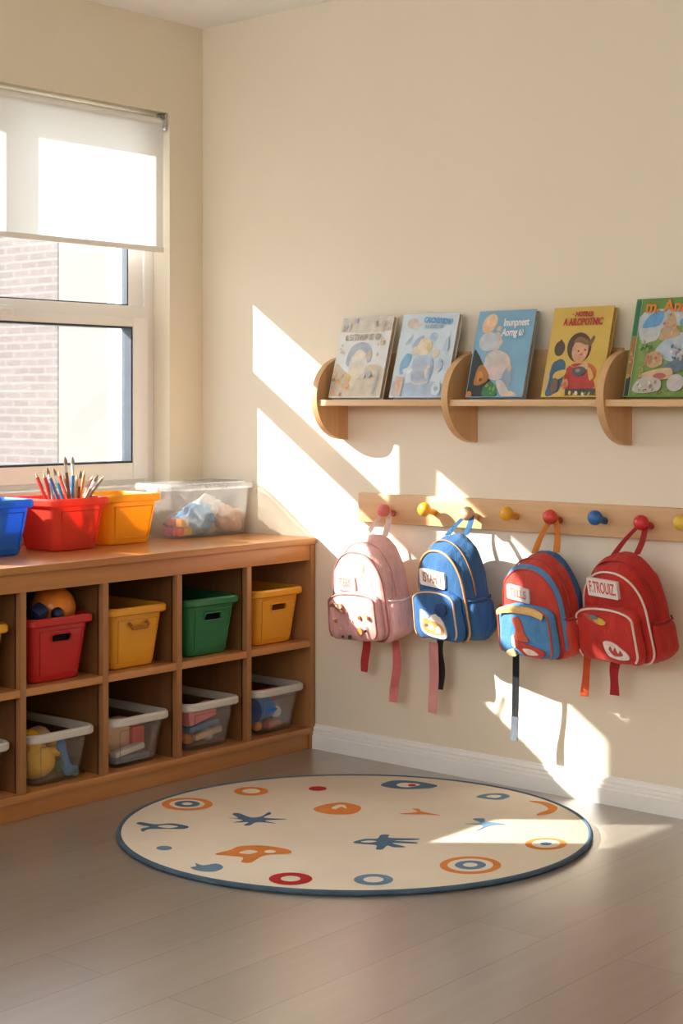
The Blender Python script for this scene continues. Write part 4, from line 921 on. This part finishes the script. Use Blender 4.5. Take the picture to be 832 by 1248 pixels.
    # all red
    t, I = make_bag('all red backpack with white piping, last on the rail', (1.8897, -.050, .4734), (.2176, -.0276, -.2911), .278, .313, .098, 6,
        dict(body=(.47, .022, .013), trim=(.72, .60, .52), pocket=(.52, .03, .018), loop=(.38, .02, .025), seed=4, zip=(.30, .012, .012), ph=.52, ptrim=(.74, .62, .55), pipe2=.0034, px=-.012,
             patch=dict(u=-.045, v=.715, w=.125, h=.052, c=(.72, .66, .62), tc=(.60, .10, .06), text='F.TROUIZ.', rot=.05, r=.003, ts=.9, tw=.86),
             straps=[((719, 711), -.07, 785, 848, .027, (.66, .12, .03), 'short orange strap end', None), ((750, 748), -.075, 803, 847, .031, (.42, .02, .025), 'short red strap end', None)]))
    pf = I['pf']
    patch_shape('embroidered_emblem', t, pf, [(S([(-.55, .88), (-.3, .86), (.05, .80), (.12, .74), (-.05, .70), (-.35, .76)]), (.45, .12, .05)), (S([(-.25, .82), (.0, .82), (.14, .75), (.02, .70), (-.18, .74)]), (.62, .40, .08)), (S([(-.35, .86), (-.15, .86), (-.1, .80), (-.28, .80)]), (.16, .2, .24))], 'yellow and grey emblem')
    patch_shape('oval_badge', t, pf, [(S([(-.02, .40), (.3, .40), (.70, .24), (.72, .14), (.4, .12), (.08, .18)]), (.72, .62, .57)), (S([(.14, .28), (.2, .34), (.26, .26), (.34, .33), (.42, .23), (.5, .29), (.56, .2), (.3, .18)]), (.50, .08, .07))], 'white oval badge')

# ------------------------------------------------------------------ light and camera
def build_light():
    w = bpy.data.worlds.new('world'); SC.world = w; w.use_nodes = True
    bg = w.node_tree.nodes['Background']; bg.inputs['Color'].default_value = (0.955, 1.0, 1.07, 1); bg.inputs['Strength'].default_value = WORLD
    s = bpy.data.lights.new('sun', 'SUN'); s.energy = SUN; s.angle = math.radians(0.6); s.color = (1.0, 0.96, 0.90)
    o = bpy.data.objects.new('sun', s); COL.objects.link(o); o.location = (-4, -3, 5)
    o.rotation_euler = Vector(SUNDIR).to_track_quat('-Z', 'Y').to_euler()
    c = bpy.data.cameras.new('camera'); c.sensor_fit = 'AUTO'; c.sensor_width = 36; c.lens = FPX / 1248 * 36; c.shift_y = (HOR - 624) / 1248
    c.clip_start = 0.05
    co = bpy.data.objects.new('camera', c); COL.objects.link(co); co.location = CAM
    co.rotation_euler = FWD.to_track_quat('-Z', 'Y').to_euler(); SC.camera = co
    SC.view_settings.view_transform = 'Standard'; SC.view_settings.look = 'None'; SC.view_settings.exposure = EXPOSURE; SC.view_settings.gamma = 0.88
    SC.cycles.max_bounces = 10; SC.cycles.transparent_max_bounces = 24; SC.cycles.diffuse_bounces = 6
    SC.cycles.sample_clamp_indirect = 8; SC.cycles.use_denoising = True
    SC.cycles.caustics_reflective = False; SC.cycles.caustics_refractive = False
SUNDIR = (1, 0.80, -0.69)
WORLD, SUN, EXPOSURE = 2.2, 6.0, 1.16

build_room(); build_window(); build_outside(); build_unit(); build_bins(); build_toys(); build_clear_box(); build_pencils()
build_rug(); build_pegs(); build_bookshelf(); build_books(); build_bags(); build_light()
